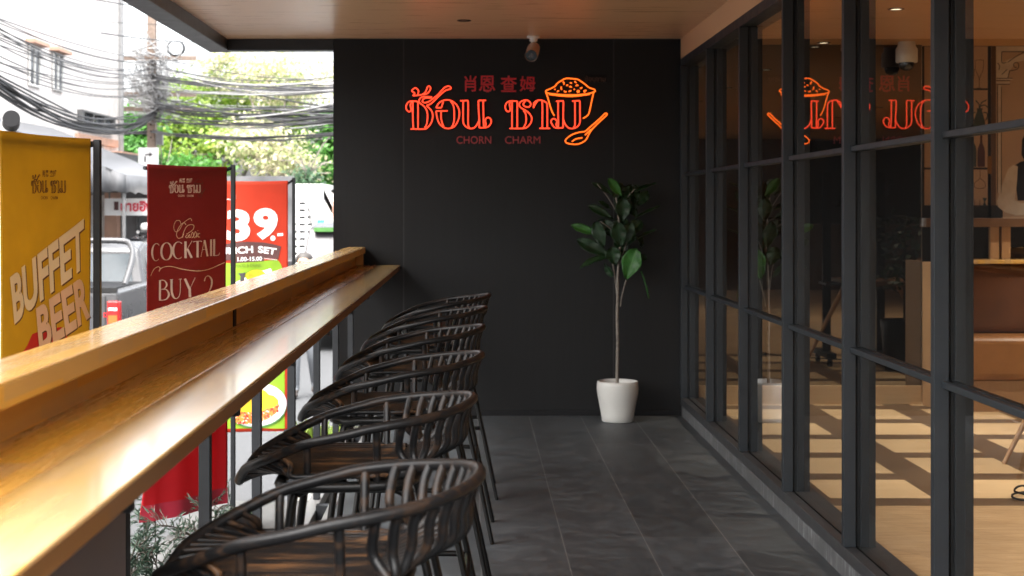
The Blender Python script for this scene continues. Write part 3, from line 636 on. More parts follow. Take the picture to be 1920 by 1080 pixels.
SL = ["farthest black rattan bar stool next to the black wall", "second black rattan bar stool from the black wall", "third black rattan bar stool from the black wall",
      "black rattan bar stool third from the front of the row", "second nearest black rattan bar stool in the row", "nearest black rattan bar stool cut by the bottom edge of the view"]
for i, ((y, bx), lb) in enumerate(zip(SY, SL)):
    o = stool if i == 0 else copy_tree(stool)
    o.location = (bx-.283, y, 0); o["label"] = lb; o.rotation_euler.z = R((.8, -1.2, .6, -.5, .4, -.8)[i])

# ---------------------------------------------------------------- the neon sign
ns = thing("neon_sign", (.24, YB-.02, 1.9), "red and orange neon sign with bowl of rice and spoon on the black wall", "neon sign")
cA = lambda L: [(755+a/10.667, 155+b/10.667) for a, b in L]
cB = lambda L: [(935+a/10.667, 155+b/10.667) for a, b in L]
cC = lambda L: [(1015+a/7.714, 135+b/7.714) for a, b in L]
WORD1 = [cA(l) for l in (
 [(205,265),(245,215),(195,180),(195,150),(255,110),(310,150),(320,190),(300,250)], [(205,265),(330,255),(420,230),(470,170),(500,90),(535,75),(560,110),(545,160),(500,215),(420,245)],
 [(200,385),(165,420),(160,480),(178,540),(150,580),(115,580),(75,530),(75,460),(110,400),(160,375),(280,378),(305,400),(310,460),(310,925)], [(205,390),(205,700),(215,920)],
 [(160,930),(420,932),(480,915),(560,830),(600,720),(600,620),(560,540),(480,465)], [(440,905),(480,840),(500,700),(490,580),(450,500),(400,450),(345,410),(330,365),(360,310),(430,285),(590,295)],
 [(480,460),(560,430),(640,360),(740,260),(860,160),(950,135),(965,100),(920,75),(850,95),(780,160),(700,250),(600,330),(520,385),(450,405),(400,385),(410,340),(470,310),(590,310)],
 [(670,505),(780,505)], [(780,505),(785,470),(815,385)], [(670,505),(720,420),(800,365),(900,350),(990,375),(1080,450),(1130,560),(1130,680),(1090,800),(1020,890),(910,920),(810,890),(730,810),(690,700),(670,570)], [(670,570),(900,570)],
 [(770,575),(770,700),(785,790),(820,880)], [(960,375),(1010,450),(1030,560),(1030,750),(1005,850),(970,895)],
 [(1150,368),(1285,362)], [(1285,362),(1308,385),(1310,600),(1310,840),(1335,900)], [(1210,380),(1210,760),(1235,850),(1300,905),(1385,920),(1450,890),(1510,800),(1530,720),(1520,560),(1515,362)], [(1515,360),(1665,360)],
 [(1610,370),(1615,640),(1620,850),(1640,880),(1665,840),(1650,760),(1680,710),(1730,705),(1770,760),(1750,840),(1680,895),(1535,905)], [(1530,905),(1535,740)])]
WORD2 = [cB(l) for l in (
 [(230,395),(215,440),(230,520),(220,570),(180,580),(145,550),(130,480),(150,420),(200,380),(270,372),(350,375),(370,400),(370,650),(370,920)], [(265,390),(265,920)],
 [(215,920),(490,918),(570,890),(640,810),(660,710),(620,630),(540,560),(450,510),(410,450),(425,400),(480,365),(560,355),(620,390),(640,440),(610,485),(560,490),(510,470),(490,430),(530,375)],
 [(490,910),(535,830),(550,730),(535,620),(490,560)],
 [(695,510),(700,420),(740,375),(780,360),(720,450),(695,510)], [(780,360),(850,355),(930,390),(965,440),(970,640),(970,910)], [(850,365),(870,430),(870,910)], [(815,918),(1025,918)],
 [(1140,375),(1270,370)], [(1270,370),(1290,395),(1287,640),(1285,900)], [(1285,905),(1130,905),(1060,830),(1045,770),(1080,725),(1130,735),(1160,780),(1150,850),(1180,890),(1190,840),(1185,640),(1185,385)],
 [(1290,740),(1330,840),(1400,910),(1480,920),(1560,890),(1620,800),(1622,600),(1620,390),(1600,365)], [(1600,365),(1465,375)], [(1520,385),(1522,640),(1520,850),(1490,905)])]
BOWL = [cC(l) for l in (
 [(65,300),(60,282),(75,268),(150,235),(200,205),(225,170),(300,120),(350,97),(420,98),(520,110),(580,145),(640,190),(690,230),(750,250),(772,268),(765,290),(650,322),(470,335),(300,333),(120,315),(65,295)],
 [(110,327),(300,350),(480,353),(700,325)], [(65,300),(90,370),(120,480),(150,570),(185,635)], [(752,300),(725,420),(700,540),(680,610),(640,650),(597,672)],
 [(305,145),(325,160),(322,185)], [(360,205),(372,192),(382,200)], [(285,215),(283,240),(295,262)], [(402,222),(420,212),(436,228)], [(480,135),(487,150),(505,160)], [(495,208),(512,192),(530,205)], [(555,240),(578,236),(580,222)],
 [(190,250),(200,262)], [(226,295),(236,280),(255,275)], [(325,275),(338,290),(362,288)], [(395,290),(412,276),(430,282)], [(468,248),(478,262)], [(530,268),(545,282),(530,297),(516,282),(530,268)], [(650,272),(622,272),(615,288),(632,296)], [(410,160),(440,165)])]
SPOON = [cC(l) for l in (
 [(620,865),(520,880),(430,915),(370,960),(345,1000),(370,1030),(440,1045),(520,1045),(600,1015),(650,970),(690,890),(740,820),(830,730),(900,665),(945,620),(940,605),(915,605),(850,670),(760,750),(690,810),(640,855),(620,865)],
 [(630,915),(715,830)], [(440,1010),(500,970),(590,955)])]
YN = YB-.022
def neon(lines, mat, name, r=.0046):
    b = MB()
    for l in lines:
        p = [P(a, c, YB) for a, c in l]; p = [Vector((q.x, YN, q.z)) for q in p]
        b.tube(smooth(p, 5) if len(p) > 2 else p, r, 7)
    return b.build(name, mat, ns)
def flat(lines, wd, fn, mat, name, parent, d=0, sm=5):
    b = MB()
    for l in lines:
        v, f = ribbon2d(l, wd, sm); b.add([fn(q.x, q.y, d) for q in v], f)
    return b.build(name, mat, parent)
def onwall(px, py, d=0): q = P(px, py, YB); return Vector((q.x, YB-.0035-d, q.z))
for nm, L in (("word_backing", WORD1+WORD2), ("picture_backing", BOWL+SPOON)):
    b = MB()
    for j, l in enumerate(L):
        v, f = ribbon2d(l, 7.5 if nm[0] == 'w' else 6.5, 4); b.add([onwall(q.x, q.y, .00012*j+.004) for q in v], f)
    o = b.build(nm, M['backing'], ns)
neon(WORD1, M['neon'], "first_word"); neon(WORD2, M['neon'], "second_word"); neon(BOWL, M['neono'], "rice_bowl"); neon(SPOON, M['neono'], "spoon")
def walltext(s, x0, x1, y0, y1, mat, name, bold, d=.008):
    v, f = text_quad(s, (x0, y0), (x1, y0), (x1, y1), (x0, y1), bold)
    o = MB().add([onwall(q.x, q.y, d) for q in v], f).build(name, mat, ns)
    m_ = o.modifiers.new("thickness", 'SOLIDIFY'); m_.thickness = .006; m_.offset = -1
    return o
for ch, x0, x1, y0, y1 in (("肖", 870.5, 894, 142, 171.5), ("恩", 898, 928.5, 142, 171.5), ("查", 938.5, 969, 142, 172.5), ("姆", 974.5, 1003.5, 143, 171.5)):
    walltext(ch, x0, x1, y0, y1, M['redplate'], "character", .010)
walltext("CHORN", 856, 921, 255.5, 269.5, M['dimplate'], "lettering", .0)
walltext("CHARM", 947, 1013, 255.5, 269.5, M['dimplate'], "lettering", .0)
q0 = onwall(1095, 140, 0); q1 = onwall(1137, 155, 0)
MB().box(q0.x, q1.x, YB-.012, YB-.0005, q1.z, q0.z).build("small_plaque", M['backing'], ns)
walltext("ช้อนชาม", 1097, 1135, 142, 153, M['dull'], "small_lettering", .0, .0105)

# ---------------------------------------------------------------- fabric banners on pole stands
class Banner:
    def __init__(s, label, left, right, ztop, zbot, mat, amp, sag, pole_x, pole_y, pole_top, seed):
        s.l = Vector((*left, 0)); s.r = Vector((*right, 0)); s.d = s.r - s.l; s.W = s.d.length
        s.n = Vector((s.d.y, -s.d.x, 0)).normalized()
        s.zt, s.zb, s.amp, s.sag, s.seed = ztop, zbot, amp, sag, seed
        s.root = thing("banner_stand", (pole_x, pole_y, -.08), label, "banner", None)
        p = MB().box(pole_x-.011, pole_x+.011, pole_y-.011, pole_y+.011, -.08, pole_top); p.build("pole", M['steel'], s.root, .003)
        MB().box(pole_x-.06, pole_x+.06, pole_y-.05, pole_y+.05, -.079, -.01).build("foot", M['steel'], s.root, .003)
        e = s.r.lerp(s.l, .98)
        MB().tube([Vector((pole_x, pole_y, pole_top-.012)), s.r - s.n*.016 + Vector((0,0,s.zt-.018)), s.l - s.n*.016 + Vector((0,0,s.zt-.018))], .009, 8).build("top_arm", M['steel'], s.root)
        NU, NV = 40, 60; vs = []
        for j in range(NV+1):
            for i in range(NU+1): vs.append(s.at(i/NU, s.zt + (s.zb-s.zt)*j/NV, 0, True))
        fs = [(j*(NU+1)+i, (j+1)*(NU+1)+i, (j+1)*(NU+1)+i+1, j*(NU+1)+i+1) for j in range(NV) for i in range(NU)]
        s.cloth = MB().add(vs, fs, True).build("cloth", mat, s.root)
        m_ = s.cloth.modifiers.new("thickness", 'SOLIDIFY'); m_.thickness = .0012; m_.offset = -1
        s.k = 0
    def at(s, u, z, off, sag=False):
        h = (s.zt - z)/(s.zt - s.zb)
        wv = math.sin(u*9+s.seed+h*1.6)*(.35+.65*h) + .5*math.sin(u*17+s.seed*2-h*2.2)*h + .35*math.sin(h*7+s.seed)
        curl = .05*max(0, .12-u)/.12*max(0, h-.8)/.2
        p = s.l + s.d*u + s.n*(s.amp*wv*min(1, .15+h*3) + off - curl)
        zz = z - (s.sag*math.sin(math.pi*min(1, max(0, u)))*(1-h)*.25 if sag else 0)
        return Vector((p.x, p.y, zz))
    def px(s, px, py, off):
        a = (px-VX)/F; b = -(py-VY)/F
        u = (a*s.l.y - s.l.x)/(s.d.x - a*s.d.y); y = s.l.y + s.d.y*u
        return s.at(u, EYE + b*y, off)
    def paint(s, name, mat, polys=(), strokes=(), texts=()):
        s.k += 1; off = .0016 + .0007*s.k; bm = bmesh.new()
        def put(v, fs):
            vs = [bm.verts.new((q[0], q[1], 0)) for q in v]
            for f in fs:
                try: bm.faces.new([vs[i] for i in f])
                except ValueError: pass
        for pl in polys: put(pl, [tuple(range(len(pl)))])
        for l, wd in strokes: put(*ribbon2d(l, wd, 5))
        for t_ in texts: put(*text_quad(*t_))
        xs = [q.co.x for q in bm.verts]; ys_ = [q.co.y for q in bm.verts]; st = 5.0   # cut small so the print follows the cloth
        for ax_, lo_, hi_ in ((0, min(xs), max(xs)), (1, min(ys_), max(ys_))):
            c_ = math.ceil(lo_/st)*st
            while c_ < hi_:
                co_ = [0, 0, 0]; co_[ax_] = c_; no_ = [0, 0, 0]; no_[ax_] = 1
                bmesh.ops.bisect_plane(bm, geom=bm.verts[:]+bm.edges[:]+bm.faces[:], plane_co=co_, plane_no=no_); c_ += st
        bm.verts.index_update(); b = MB()
        b.add([s.px(q.co.x, q.co.y, off) for q in bm.verts], [tuple(v.index for v in f.verts) for f in bm.faces]); bm.free()
        return b.build(name, mat, s.root)
    def logo(s, mat, x0, y0, sx, sy, wd, picture=None):
        f = lambda L: [[(x0+(a-762)*sx, y0+(c-143)*sy) for a, c in l] for l in L]
        T = lambda a, c: (x0+(a-762)*sx, y0+(c-143)*sy)
        s.paint("printed_logo", mat, strokes=[(l, wd) for l in f(WORD1+WORD2)], texts=[(t_, T(a, 142), T(b, 142), T(b, 172), T(a, 172), .02) for t_, a, b in (("肖恩", 870, 928), ("查姆", 939, 1003))] +
            [(t_, T(a, 255), T(b, 255), T(b, 270), T(a, 270), .01) for t_, a, b in (("CHORN", 856, 921), ("CHARM", 947, 1013))])
        if picture: s.paint("printed_bowl", picture, strokes=[(l, wd*.6) for l in f(BOWL[:4]+SPOON[:1])])

ell = lambda cx, cy, rx, ry, n=40, rot=0: [(cx+rx*math.cos(a)*math.cos(rot)-ry*math.sin(a)*math.sin(rot), cy+rx*math.cos(a)*math.sin(rot)+ry*math.sin(a)*math.cos(rot)) for a in [2*math.pi*i/n for i in range(n)]]
def arc(cx, cy, rx, ry, a0, a1, n=16): return [(cx+rx*math.cos(R(a0+(a1-a0)*i/n)), cy+ry*math.sin(R(a0+(a1-a0)*i/n))) for i in range(n+1)]

# yellow banner
b1 = Banner("yellow fabric banner on a black pole advertising buffet beer", (-1.262, 3.985), (-1.146, 4.482), 1.655, .03, M['yellow'], .006, .012, -1.128, 4.49, 1.652, .6)
b1.logo(M['brownp'], 57, 319, .197, .433, 1.15)
K = 3.724; c1 = lambda x, y: (x/K, 390+y/K)
sh = lambda q, d=9: tuple(c1(a+d, c+d*.9) for a, c in q)
T1 = ((48,485),(572,72),(576,412),(82,818)); T2 = ((243,702),(586,455),(626,760),(272,1012))
b1.paint("red_shape", M['redp'], polys=[[c1(*q) for q in ((60,1120),(140,1030),(190,960),(225,880),(300,850),(420,830),(455,900),(480,1120))]])
b1.paint("lettering_shadow", M['brownp'], texts=[("BUFFET", *sh(T1), .035), ("BEER", *sh(T2), .035)])
b1.paint("lettering", M['cream'], texts=[("BUFFET", *[c1(*q) for q in T1], .035)])
b1.paint("lettering", M['peach'], texts=[("BEER", *[c1(*q) for q in T2], .035)])
# maroon banner
b2 = Banner("maroon fabric banner on a black pole advertising classic cocktails", (-1.452, 6.66), (-1.172, 7.13), 1.642, .036, M['maroon'], .012, .014, -1.148, 7.16, 1.652, 2.0)
b2.logo(M['pinkw'], 316.5, 334.5, .178, .272, .95, M['dull'])
c2 = lambda L: [(270+a/6, 400+b/6) for a, b in L]
S = lambda L, *wd: (c2(L), [q/6 for q in wd])
TH, TN = 24, 5
cock = [S(arc(140,437,52,97,-52,-308), 8, 5, 12, TH, TH, 12, 5, 5), S(arc(257,428,58,97,-90,90), 5, TH, TH, 5), S(arc(257,428,58,97,90,270), 5, TH, TH, 5), S(arc(390,416,58,95,-52,-308), 8, 5, 12, TH, TH, 12, 5, 5),
 S([(462,316),(465,505)], TH), S([(530,308),(475,412)], TN), S([(482,400),(526,500)], TH-2), S([(588,315),(587,495)], TH), S([(548,326),(552,316),(628,312),(632,322)], 7),
 S([(666,302),(625,490)], TN), S([(668,302),(710,483)], TH), S([(641,408),(692,403)], TN), S([(752,293),(755,480)], TH), S([(790,292),(793,478)], TH), S([(788,476),(845,470),(857,442)], 7),
 S([(190,756),(193,978)], TH), S([(176,757),(235,755),(266,800),(240,848),(193,856)], 6, 8, 20, 8, 5), S([(193,856),(260,858),(290,915),(255,970),(180,979)], 5, 10, 24, 10, 6),
 S([(318,745),(320,880),(345,950),(385,952),(411,890),(413,740)], TH, TH, TH, 8, 7, 7, 7), S([(300,746),(336,744)], 5), S([(396,741),(430,738)], 5),
 S([(460,735),(505,848)], TH), S([(562,722),(510,848)], TN), S([(507,842),(510,945)], TH), S([(670,762),(688,716),(730,705),(770,748),(766,820),(735,880),(690,945)], 16, 6, 8, 24, 22, 10, 8)]
b2.paint("lettering", M['pinkw'], strokes=cock)
scr = [S([(72,705),(110,635),(160,602),(188,615),(176,655),(200,620),(260,598),(340,603),(450,632),(600,648),(760,620),(915,552)], 7),
 S([(412,120),(395,82),(355,88),(333,150),(350,205),(392,190),(430,120),(470,80),(510,58),(525,85)], 5), S([(465,130),(440,105),(395,150),(365,230),(382,278),(420,270),(445,230)], 6),
 S([(430,275),(440,215),(470,150),(505,128),(545,135),(535,185),(470,235)], 6), S([(482,240),(460,262),(478,275),(502,235),(495,272),(515,268)], 6), S([(512,272),(532,212),(545,250),(525,278)], 6), S([(540,272),(562,205),(575,245),(552,278)], 6), S([(584,222),(575,270)], 6), S([(614,228),(598,228),(590,262),(612,266)], 6), S([(588,192),(590,198)], 7)]
b2.paint("script_lettering", M['peach'], strokes=scr)
b2.paint("small_emblem", M['pinkw'], strokes=[(ell(399, 806, 7, 5, 12)+[(406, 806)], .8), (ell(399, 806, 4, 3, 10)+[(403, 806)], .7)])
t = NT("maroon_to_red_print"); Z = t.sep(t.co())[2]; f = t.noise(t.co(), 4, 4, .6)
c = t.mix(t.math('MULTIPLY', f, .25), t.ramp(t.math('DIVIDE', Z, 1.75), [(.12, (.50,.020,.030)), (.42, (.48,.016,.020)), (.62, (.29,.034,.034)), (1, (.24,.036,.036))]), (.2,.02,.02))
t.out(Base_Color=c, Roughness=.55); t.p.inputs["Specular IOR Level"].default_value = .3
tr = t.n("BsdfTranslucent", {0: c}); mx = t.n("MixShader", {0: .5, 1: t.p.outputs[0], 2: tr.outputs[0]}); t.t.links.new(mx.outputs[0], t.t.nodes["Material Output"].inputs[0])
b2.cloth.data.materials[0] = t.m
hm_ = MB(); hm_.add([b2.at(i/40, .036+.075*(1-j), .0016) for j in (0, 1) for i in range(41)], [(i, i+1, 42+i, 41+i) for i in range(40)], True); hm_.build('hem', plain('hem_red', (.30,.012,.03), .6), b2.root)
# orange red banner
b3 = Banner("orange red fabric banner on a black pole with lunch set price and food", (-1.70, 9.72), (-1.211, 9.80), 1.622, -.02, M['orange'], .006, .02, -1.178, 9.84, 1.643, 4.0)
k3 = 5.4; c3 = lambda x, y: (420+x/k3, 330+y/k3); Q = lambda *q: [c3(*p) for p in q]
b3.paint("green_field", M['greenp'], polys=[Q((-125,875),(95,885),(250,872),(405,858),(500,850),(545,852),(575,890),(592,940),(604,1050),(611,1300),(614,1600),(614,2556),(-125,2556))])
b3.paint("ribbon", M['browng'], polys=[Q((-120,715),(20,688),(100,672),(250,665),(400,672),(500,690),(578,712),(572,740),(548,846),(450,832),(405,830),(405,862),(250,872),(95,885),(92,850),(20,855),(-120,870))])
b3.paint("price_lettering", M['whitep'], polys=[ell(*c3(495,630), 4.6, 5, 20), Q((540,582),(598,577),(598,605),(540,610))], texts=[("3", *Q((28,338),(262,338),(266,660),(30,662)), .05), ("9", *Q((298,325),(545,322),(545,642),(300,648)), .05)])
b3.paint("ribbon_lettering", M['whitep'], texts=[("LUNCH", *Q((-95,735),(292,706),(296,778),(-90,800)), .03), ("SET", *Q((346,706),(535,733),(520,800),(346,776)), .03)])
b3.paint("hours_lettering", M['whitep'], texts=[("11.00-15.00", *Q((106,822),(385,815),(385,856),(106,866)), .02)], strokes=[(Q((405,834),(540,850)), .8), (Q((70,855),(100,852)), .8)])
b3.paint("script_lettering", M['whitep'], strokes=[(Q((-20,250),(40,235),(70,240),(85,222),(95,205),(88,232),(110,226),(118,195),(112,228),(122,222)), 1.6)])
b3.paint("small_lettering", M['olive'], texts=[("FOOD & DRINK", *Q((110,892),(380,885),(378,920),(112,925)), .0)])
b3.paint("drink_picture", M['whitep'], polys=[Q((90,1090),(260,1000),(300,985),(470,935),(485,960),(440,1010),(300,1100),(120,1140))])
b3.paint("drink_fruit", M['yelp'], polys=[ell(*c3(320,1010), 19, 11, 30, -.1)])
b3.paint("drink_cup", M['charp'], polys=[Q((145,985),(220,975),(205,1010),(208,1075),(160,1080),(168,1015))])
k4 = 4.154; c4 = lambda x, y: (430+x/k4, 700+y/k4); E4 = lambda cx, cy, rx, ry, n=40, rot=0: ell(*c4(cx, cy), rx/k4, ry/k4, n, rot)
b3.paint("plate_shadow", M['dkgreen'], polys=[E4(215,262,232,165,48,-.12)])
b3.paint("plate_rim", M['greyp'], polys=[E4(215,245,232,168,48,-.12)])
b3.paint("plate", M['whitep'], polys=[E4(214,242,224,160,48,-.12)])
b3.paint("omelette", M['yelp'], polys=[[c4(*q) for q in ((20,330),(30,260),(70,210),(130,170),(190,140),(245,118),(280,135),(310,165),(345,170),(380,205),(385,250),(350,285),(300,290),(250,300),(180,310),(90,335))]])
b3.paint("rice_sauce", M['oranged'], polys=[[c4(*q) for q in ((10,330),(60,290),(130,300),(180,300),(250,300),(290,270),(345,265),(380,225),(388,250),(360,310),(300,355),(220,385),(140,395),(60,385),(15,365))]])
rr = random.Random(5)
def bits(n, r0, r1):
    out = []
    while len(out) < n:
        a, c = rr.uniform(10, 385), rr.uniform(230, 390)
        if c > 305 - max(0, a-240)*.45 and c < 392 - max(0, a-230)*.62: out.append(E4(a, c, rr.uniform(r0, r1), rr.uniform(r0, r1)*.7, 7, rr.uniform(0, 3)))
    return out
b3.paint("meat_bits", M['redd'], polys=bits(70, 5, 14)); b3.paint("herb_bits", M['dkgreen'], polys=bits(22, 3, 6)); b3.paint("rice_bits", M['whited'], polys=bits(45, 3, 8)); b3.paint("chilli_bits", M['orangep'], polys=bits(30, 3, 8))

# ---------------------------------------------------------------- plants outside the railing
def needle_shrub(name, base, sprays, label, dens=1.0, mat='herb', seed=1):
    rnd = random.Random(seed); root = thing(name, base, label, "shrub"); st = MB(); nd = MB(); base = Vector(base)
    for tip in sprays:
        tip = Vector(tip); mid = base.lerp(tip, .5) + Vector((rnd.uniform(-.05,.05), rnd.uniform(-.05,.05), rnd.uniform(.0,.10)))
        pts = smooth([base, mid, tip], 8); st.tube(pts, [.006-.0045*i/(len(pts)-1) for i in range(len(pts))], 5)
        for i, p in enumerate(pts[4:]):
            for s_ in range(max(1, int(2.6*dens))):
                d = Vector((rnd.gauss(0,1), rnd.gauss(0,1), rnd.gauss(.4,.7))).normalized()*rnd.uniform(.05,.13)
                q = p + d; st.tube([p, p.lerp(q, .5)+Vector((0,0,.01)), q], [.0022,.0016,.001], 4, cap=False)
                for _ in range(int(26*dens)):
                    t0 = rnd.uniform(.3, 1); o_ = p.lerp(q, t0); dd = (d.normalized()+Vector((rnd.gauss(0,.5), rnd.gauss(0,.5), rnd.gauss(0,.5)))).normalized()*rnd.uniform(.018,.035)
                    sd_ = dd.cross(Vector((rnd.gauss(0,1), rnd.gauss(0,1), rnd.gauss(0,1)))).normalized()*.0030
                    nd.add([o_-sd_, o_+dd, o_+sd_], [(0,1,2)])
    st.build("stem", M['twig'], root); nd.build("foliage", M[mat], root)
bs = P(395, 1075, 6.7); bs.z = -.08
needle_shrub("needle_shrub", bs, [P(290,985,6.4), P(330,1010,6.3), P(405,960,6.8), P(432,945,6.9), P(370,995,6.6)], "wiry grey green shrub below the maroon banner", .40, seed=3)
bs = P(262, 1250, 4.7); bs.z = -.08
needle_shrub("needle_shrub", bs, [P(262,1022,4.7), P(250,1050,4.7), P(285,1035,4.7), P(240,1065,4.6), P(275,1075,4.8)], "young green needle sprig beside the black end post", .8, seed=7)
bs = P(262, 1020, 7.0); bs.z = -.66
needle_shrub("needle_shrub", bs, [P(284,905,6.9), P(290,930,6.9), P(276,940,6.9), P(300,900,7.0)], "small blue green shrub left of the maroon banner", .9, seed=9)
gp = thing("grass_pot", (-1.05, 10.0, -.66), "bright green grassy plant in a white bowl by the railing", "plant")
MB().lathe([(0,0),(.10,.0),(.16,.20),(.20,.50),(.195,.505),(.15,.49),(0,.48)], (-1.05, 10.0, -.66), 28).build("pot", M['pot'], gp)
gb = MB(); rg = random.Random(4)
for _ in range(150):
    a = rg.uniform(0, 6.28); r0 = rg.uniform(0, .12); l = rg.uniform(.12, .32); p0 = Vector((-1.05+r0*math.cos(a), 10.0+r0*math.sin(a), -.18)); d = Vector((math.cos(a), math.sin(a), 0)); sd_ = Vector((-d.y, d.x, 0))*.006
    p1 = p0 + d*l*.35 + Vector((0,0,l*.6)); p2 = p0 + d*l*.95 + Vector((0,0,l*.45))
    gb.add([p0-sd_, p0+sd_, p1-sd_, p1+sd_, p2], [(0,1,3,2),(2,3,4)])
gb.build("blades", M['grass'], gp)

# ---------------------------------------------------------------- street
ZG = -.66
tag(MB().box(-120, 120, -40, 200, ZG-.3, ZG).build("street", M['asphalt'], org=(0,0,ZG)), "pale worn concrete street surface", "street", kind="structure")
# white building on the left, its long side facing the street
XF = -7.5; YC = 31.6
wb = thing("white_building", (-11, 22, ZG), "tall white plastered building with small high windows on the left", "building")
MB().box(-16, XF, 6, YC, ZG, 7.5).build("wall", M['plaster'], wb)
def fx(px, py): y = F*XF/(px-VX); return y, EYE-(py-VY)*y/F      # facade point
def fwin(x0, x1, t0, b0, name, mat, frame, d=.06, bars=1):
    ya, zt = fx(x0, t0); yb, _ = fx(x1, t0); _, zb = fx(x0, b0)
    f_ = MB(); tck = (yb-ya)*.04
    f_.box(XF, XF+d, ya, ya+tck*1.3, zb, zt).box(XF, XF+d, yb-tck*1.3, yb, zb, zt).box(XF, XF+d*.98, ya+tck*1.3, yb-tck*1.3, zt-.035, zt).box(XF, XF+d*.98, ya+tck*1.3, yb-tck*1.3, zb, zb+.035)
    for i in range(1, bars+1): yy = ya+(yb-ya)*i/(bars+1); f_.box(XF, XF+d*.9, yy-.02, yy+.02, zb+.036, zt-.036)
    fo = f_.build("window_frame", frame, wb)
    MB().box(XF-.02, XF+.012, ya, yb, zb, zt).build("pane", mat, fo)
fwin(145, 208, 205, 238, "window", M['windowd'], M['greyframe'], .10, 2)
fwin(52, 73, 82, 160, "window", M['windowd'], M['whitewall'], .04, 1); fwin(97, 116, 96, 168, "window", M['windowd'], M['whitewall'], .04, 1)
for x0, x1, t0 in ((51, 74, 80), (96, 117, 95)):
    ya, zt = fx(x0, t0); yb, _ = fx(x1, t0); MB().box(XF+.001, XF+.16, ya-.1, yb+.1, zt, zt+.06).build("window_hood", M['peachwall'], wb)
ya, zt = fx(143, 240); yb, _ = fx(212, 240); MB().box(XF+.001, XF+.07, ya-.1, yb+.2, zt-.25, zt-.1).build("window_sill", M['peachwall'], wb)
ya, z0 = fx(188, 292); MB().box(XF+.001, XF+.35, ya, YC+.3, 2.42, 2.55).build("ledge_slab", M['concrete'], wb)
MB().box(XF+.001, XF+.36, YC-1.2, YC+.31, 2.551, 2.585).build("ledge_tiles", M['peachwall'], wb)
MB().box(XF-.2, XF+.05, YC-.45, YC+.02, ZG, 2.4).build("corner_pier", M['peachwall'], wb)
MB().tube([(XF+.05, YC+.05, ZG), (XF+.05, YC+.05, 7.4)], .06, 8).build("drain_pipe", M['cableg'], wb)
MB().box(-16, XF-.001, YC-.001+.0, YC+.05, 3.2, 3.3).build("string_course", M['peachwall'], wb)
# vent duct behind the yellow banner
vy = 9.0; vd = thing("vent_duct", P(15, 300, vy), "round galvanised vent duct with dark mouth above the yellow banner", "duct")
MB().tube([P(10, 330, vy), P(12, 262, vy), P(19, 228, vy-.02)], [.055, .055, .05], 18).build("duct", M['duct'], vd)
MB().tube([P(20.5, 232, vy-.03), P(21.5, 222, vy-.16)], [.052, .050], 18).build("mouth", M['dark'], vd)
MB().tube([P(10, 330, vy), Vector((P(10,330,vy).x, vy, ZG))], .05, 12).build("riser_pipe", M['duct'], vd)
# awning and shop front
aw = thing("shop_awning", (-6.4, 23.6, ZG), "grey canvas awning sloping over a shop front with a Thai sign", "awning")
zt0, zt1 = 2.85, 1.93; xa, xb = -7.45, -5.18
MB().prism([(xa, zt0), (xb, zt1), (xb, zt1-.02), (xa, zt0-.02)], lambda a, c: (a, 22.3, c), (0, 4.2, 0)).build("canopy", M['awn'], aw)
NV_ = 40; vs = []
for i in range(NV_+1):
    x = xa+(xb-xa)*i/NV_; z = zt0+(zt1-zt0)*i/NV_
    vs += [(x, 22.29+.025*math.sin(i*1.1), min(z, 2.2)), (x+.0, 22.27+.05*math.sin(i*1.1+.6), 1.66+.03*abs(math.sin(i*.8)))]
o = MB().add(vs, [(2*i, 2*i+1, 2*i+3, 2*i+2) for i in range(NV_)], True).build("valance", M['awn'], aw); m_ = o.modifiers.new("thickness", 'SOLIDIFY'); m_.thickness = .006
o = MB().add([(xb, 22.3+4.2*i/20, zt1) for i in range(21)] + [(xb+.03*math.sin(i), 22.3+4.2*i/20, 1.66+.02*math.sin(i*1.7)) for i in range(21)], [(i, i+1, 22+i, 21+i) for i in range(20)], True).build("side_valance", M['awn'], aw); m_ = o.modifiers.new("thickness", 'SOLIDIFY'); m_.thickness = .006
for y in (22.4, 26.4): MB().tube([(xb-.05, y, ZG), (xb-.05, y, 1.9)], .03, 8).build("post", M['steelg'], aw)
sg = thing("shop_sign", P(240, 405, 24), "white hanging shop sign with red Thai letters under the grey awning", "sign")
a_ = P(196, 372, 24); b_ = P(330, 404, 24)
MB().box(a_.x, b_.x, 24, 24.04, b_.z, a_.z).build("board", M['signw'], sg)
def front_text(s, x0, x1, y0, y1, yy, mat, nm, par, bold=.0):
    v, f = text_quad(s, (x0, y0), (x1, y0), (x1, y1), (x0, y1), bold); return MB().add([P(q.x, q.y, yy) for q in v], f).build(nm, mat, par)
front_text("นายฮิง", 226, 285, 377, 396.5, 23.99, M['redsign'], "lettering", sg, .03)
front_text("ตัดผม", 203, 212, 378, 394, 23.99, M['charp'], "small_lettering", sg, .02) if False else None
q = [P(214, 378, 23.99), P(222, 394, 23.99)]; MB().box(q[0].x, q[1].x, 23.985, 23.995, q[1].z, q[0].z).build("picture_strip", M['browng'], sg)
for x in (205, 320): MB().tube([P(x, 372, 24.02), P(x, 345, 24.02)], .012, 6).build("hanger", M['steelg'], sg)
sh_ = thing("shopfront", (-6.2, 26.6, ZG), "dim shop front with peach pillar and grey shutter under the awning", "shop front")
MB().box(XF+.01, -3.2, 26.6, 26.8, ZG, 2.0).build("shutter", plain("shop_dark", (.16,.16,.165), .5, .4, 2), sh_)
a_ = P(210, 400, 26.4); MB().box(a_.x-.11, a_.x+.11, 26.3, 26.59, ZG, 1.7).build("pillar", M['peachwall'], sh_)
a_ = P(190, 400, 26.4); MB().box(a_.x-.2, a_.x+.22, 26.4, 26.58, ZG, 1.66).build("door_panel", M['whitewall'], sh_)
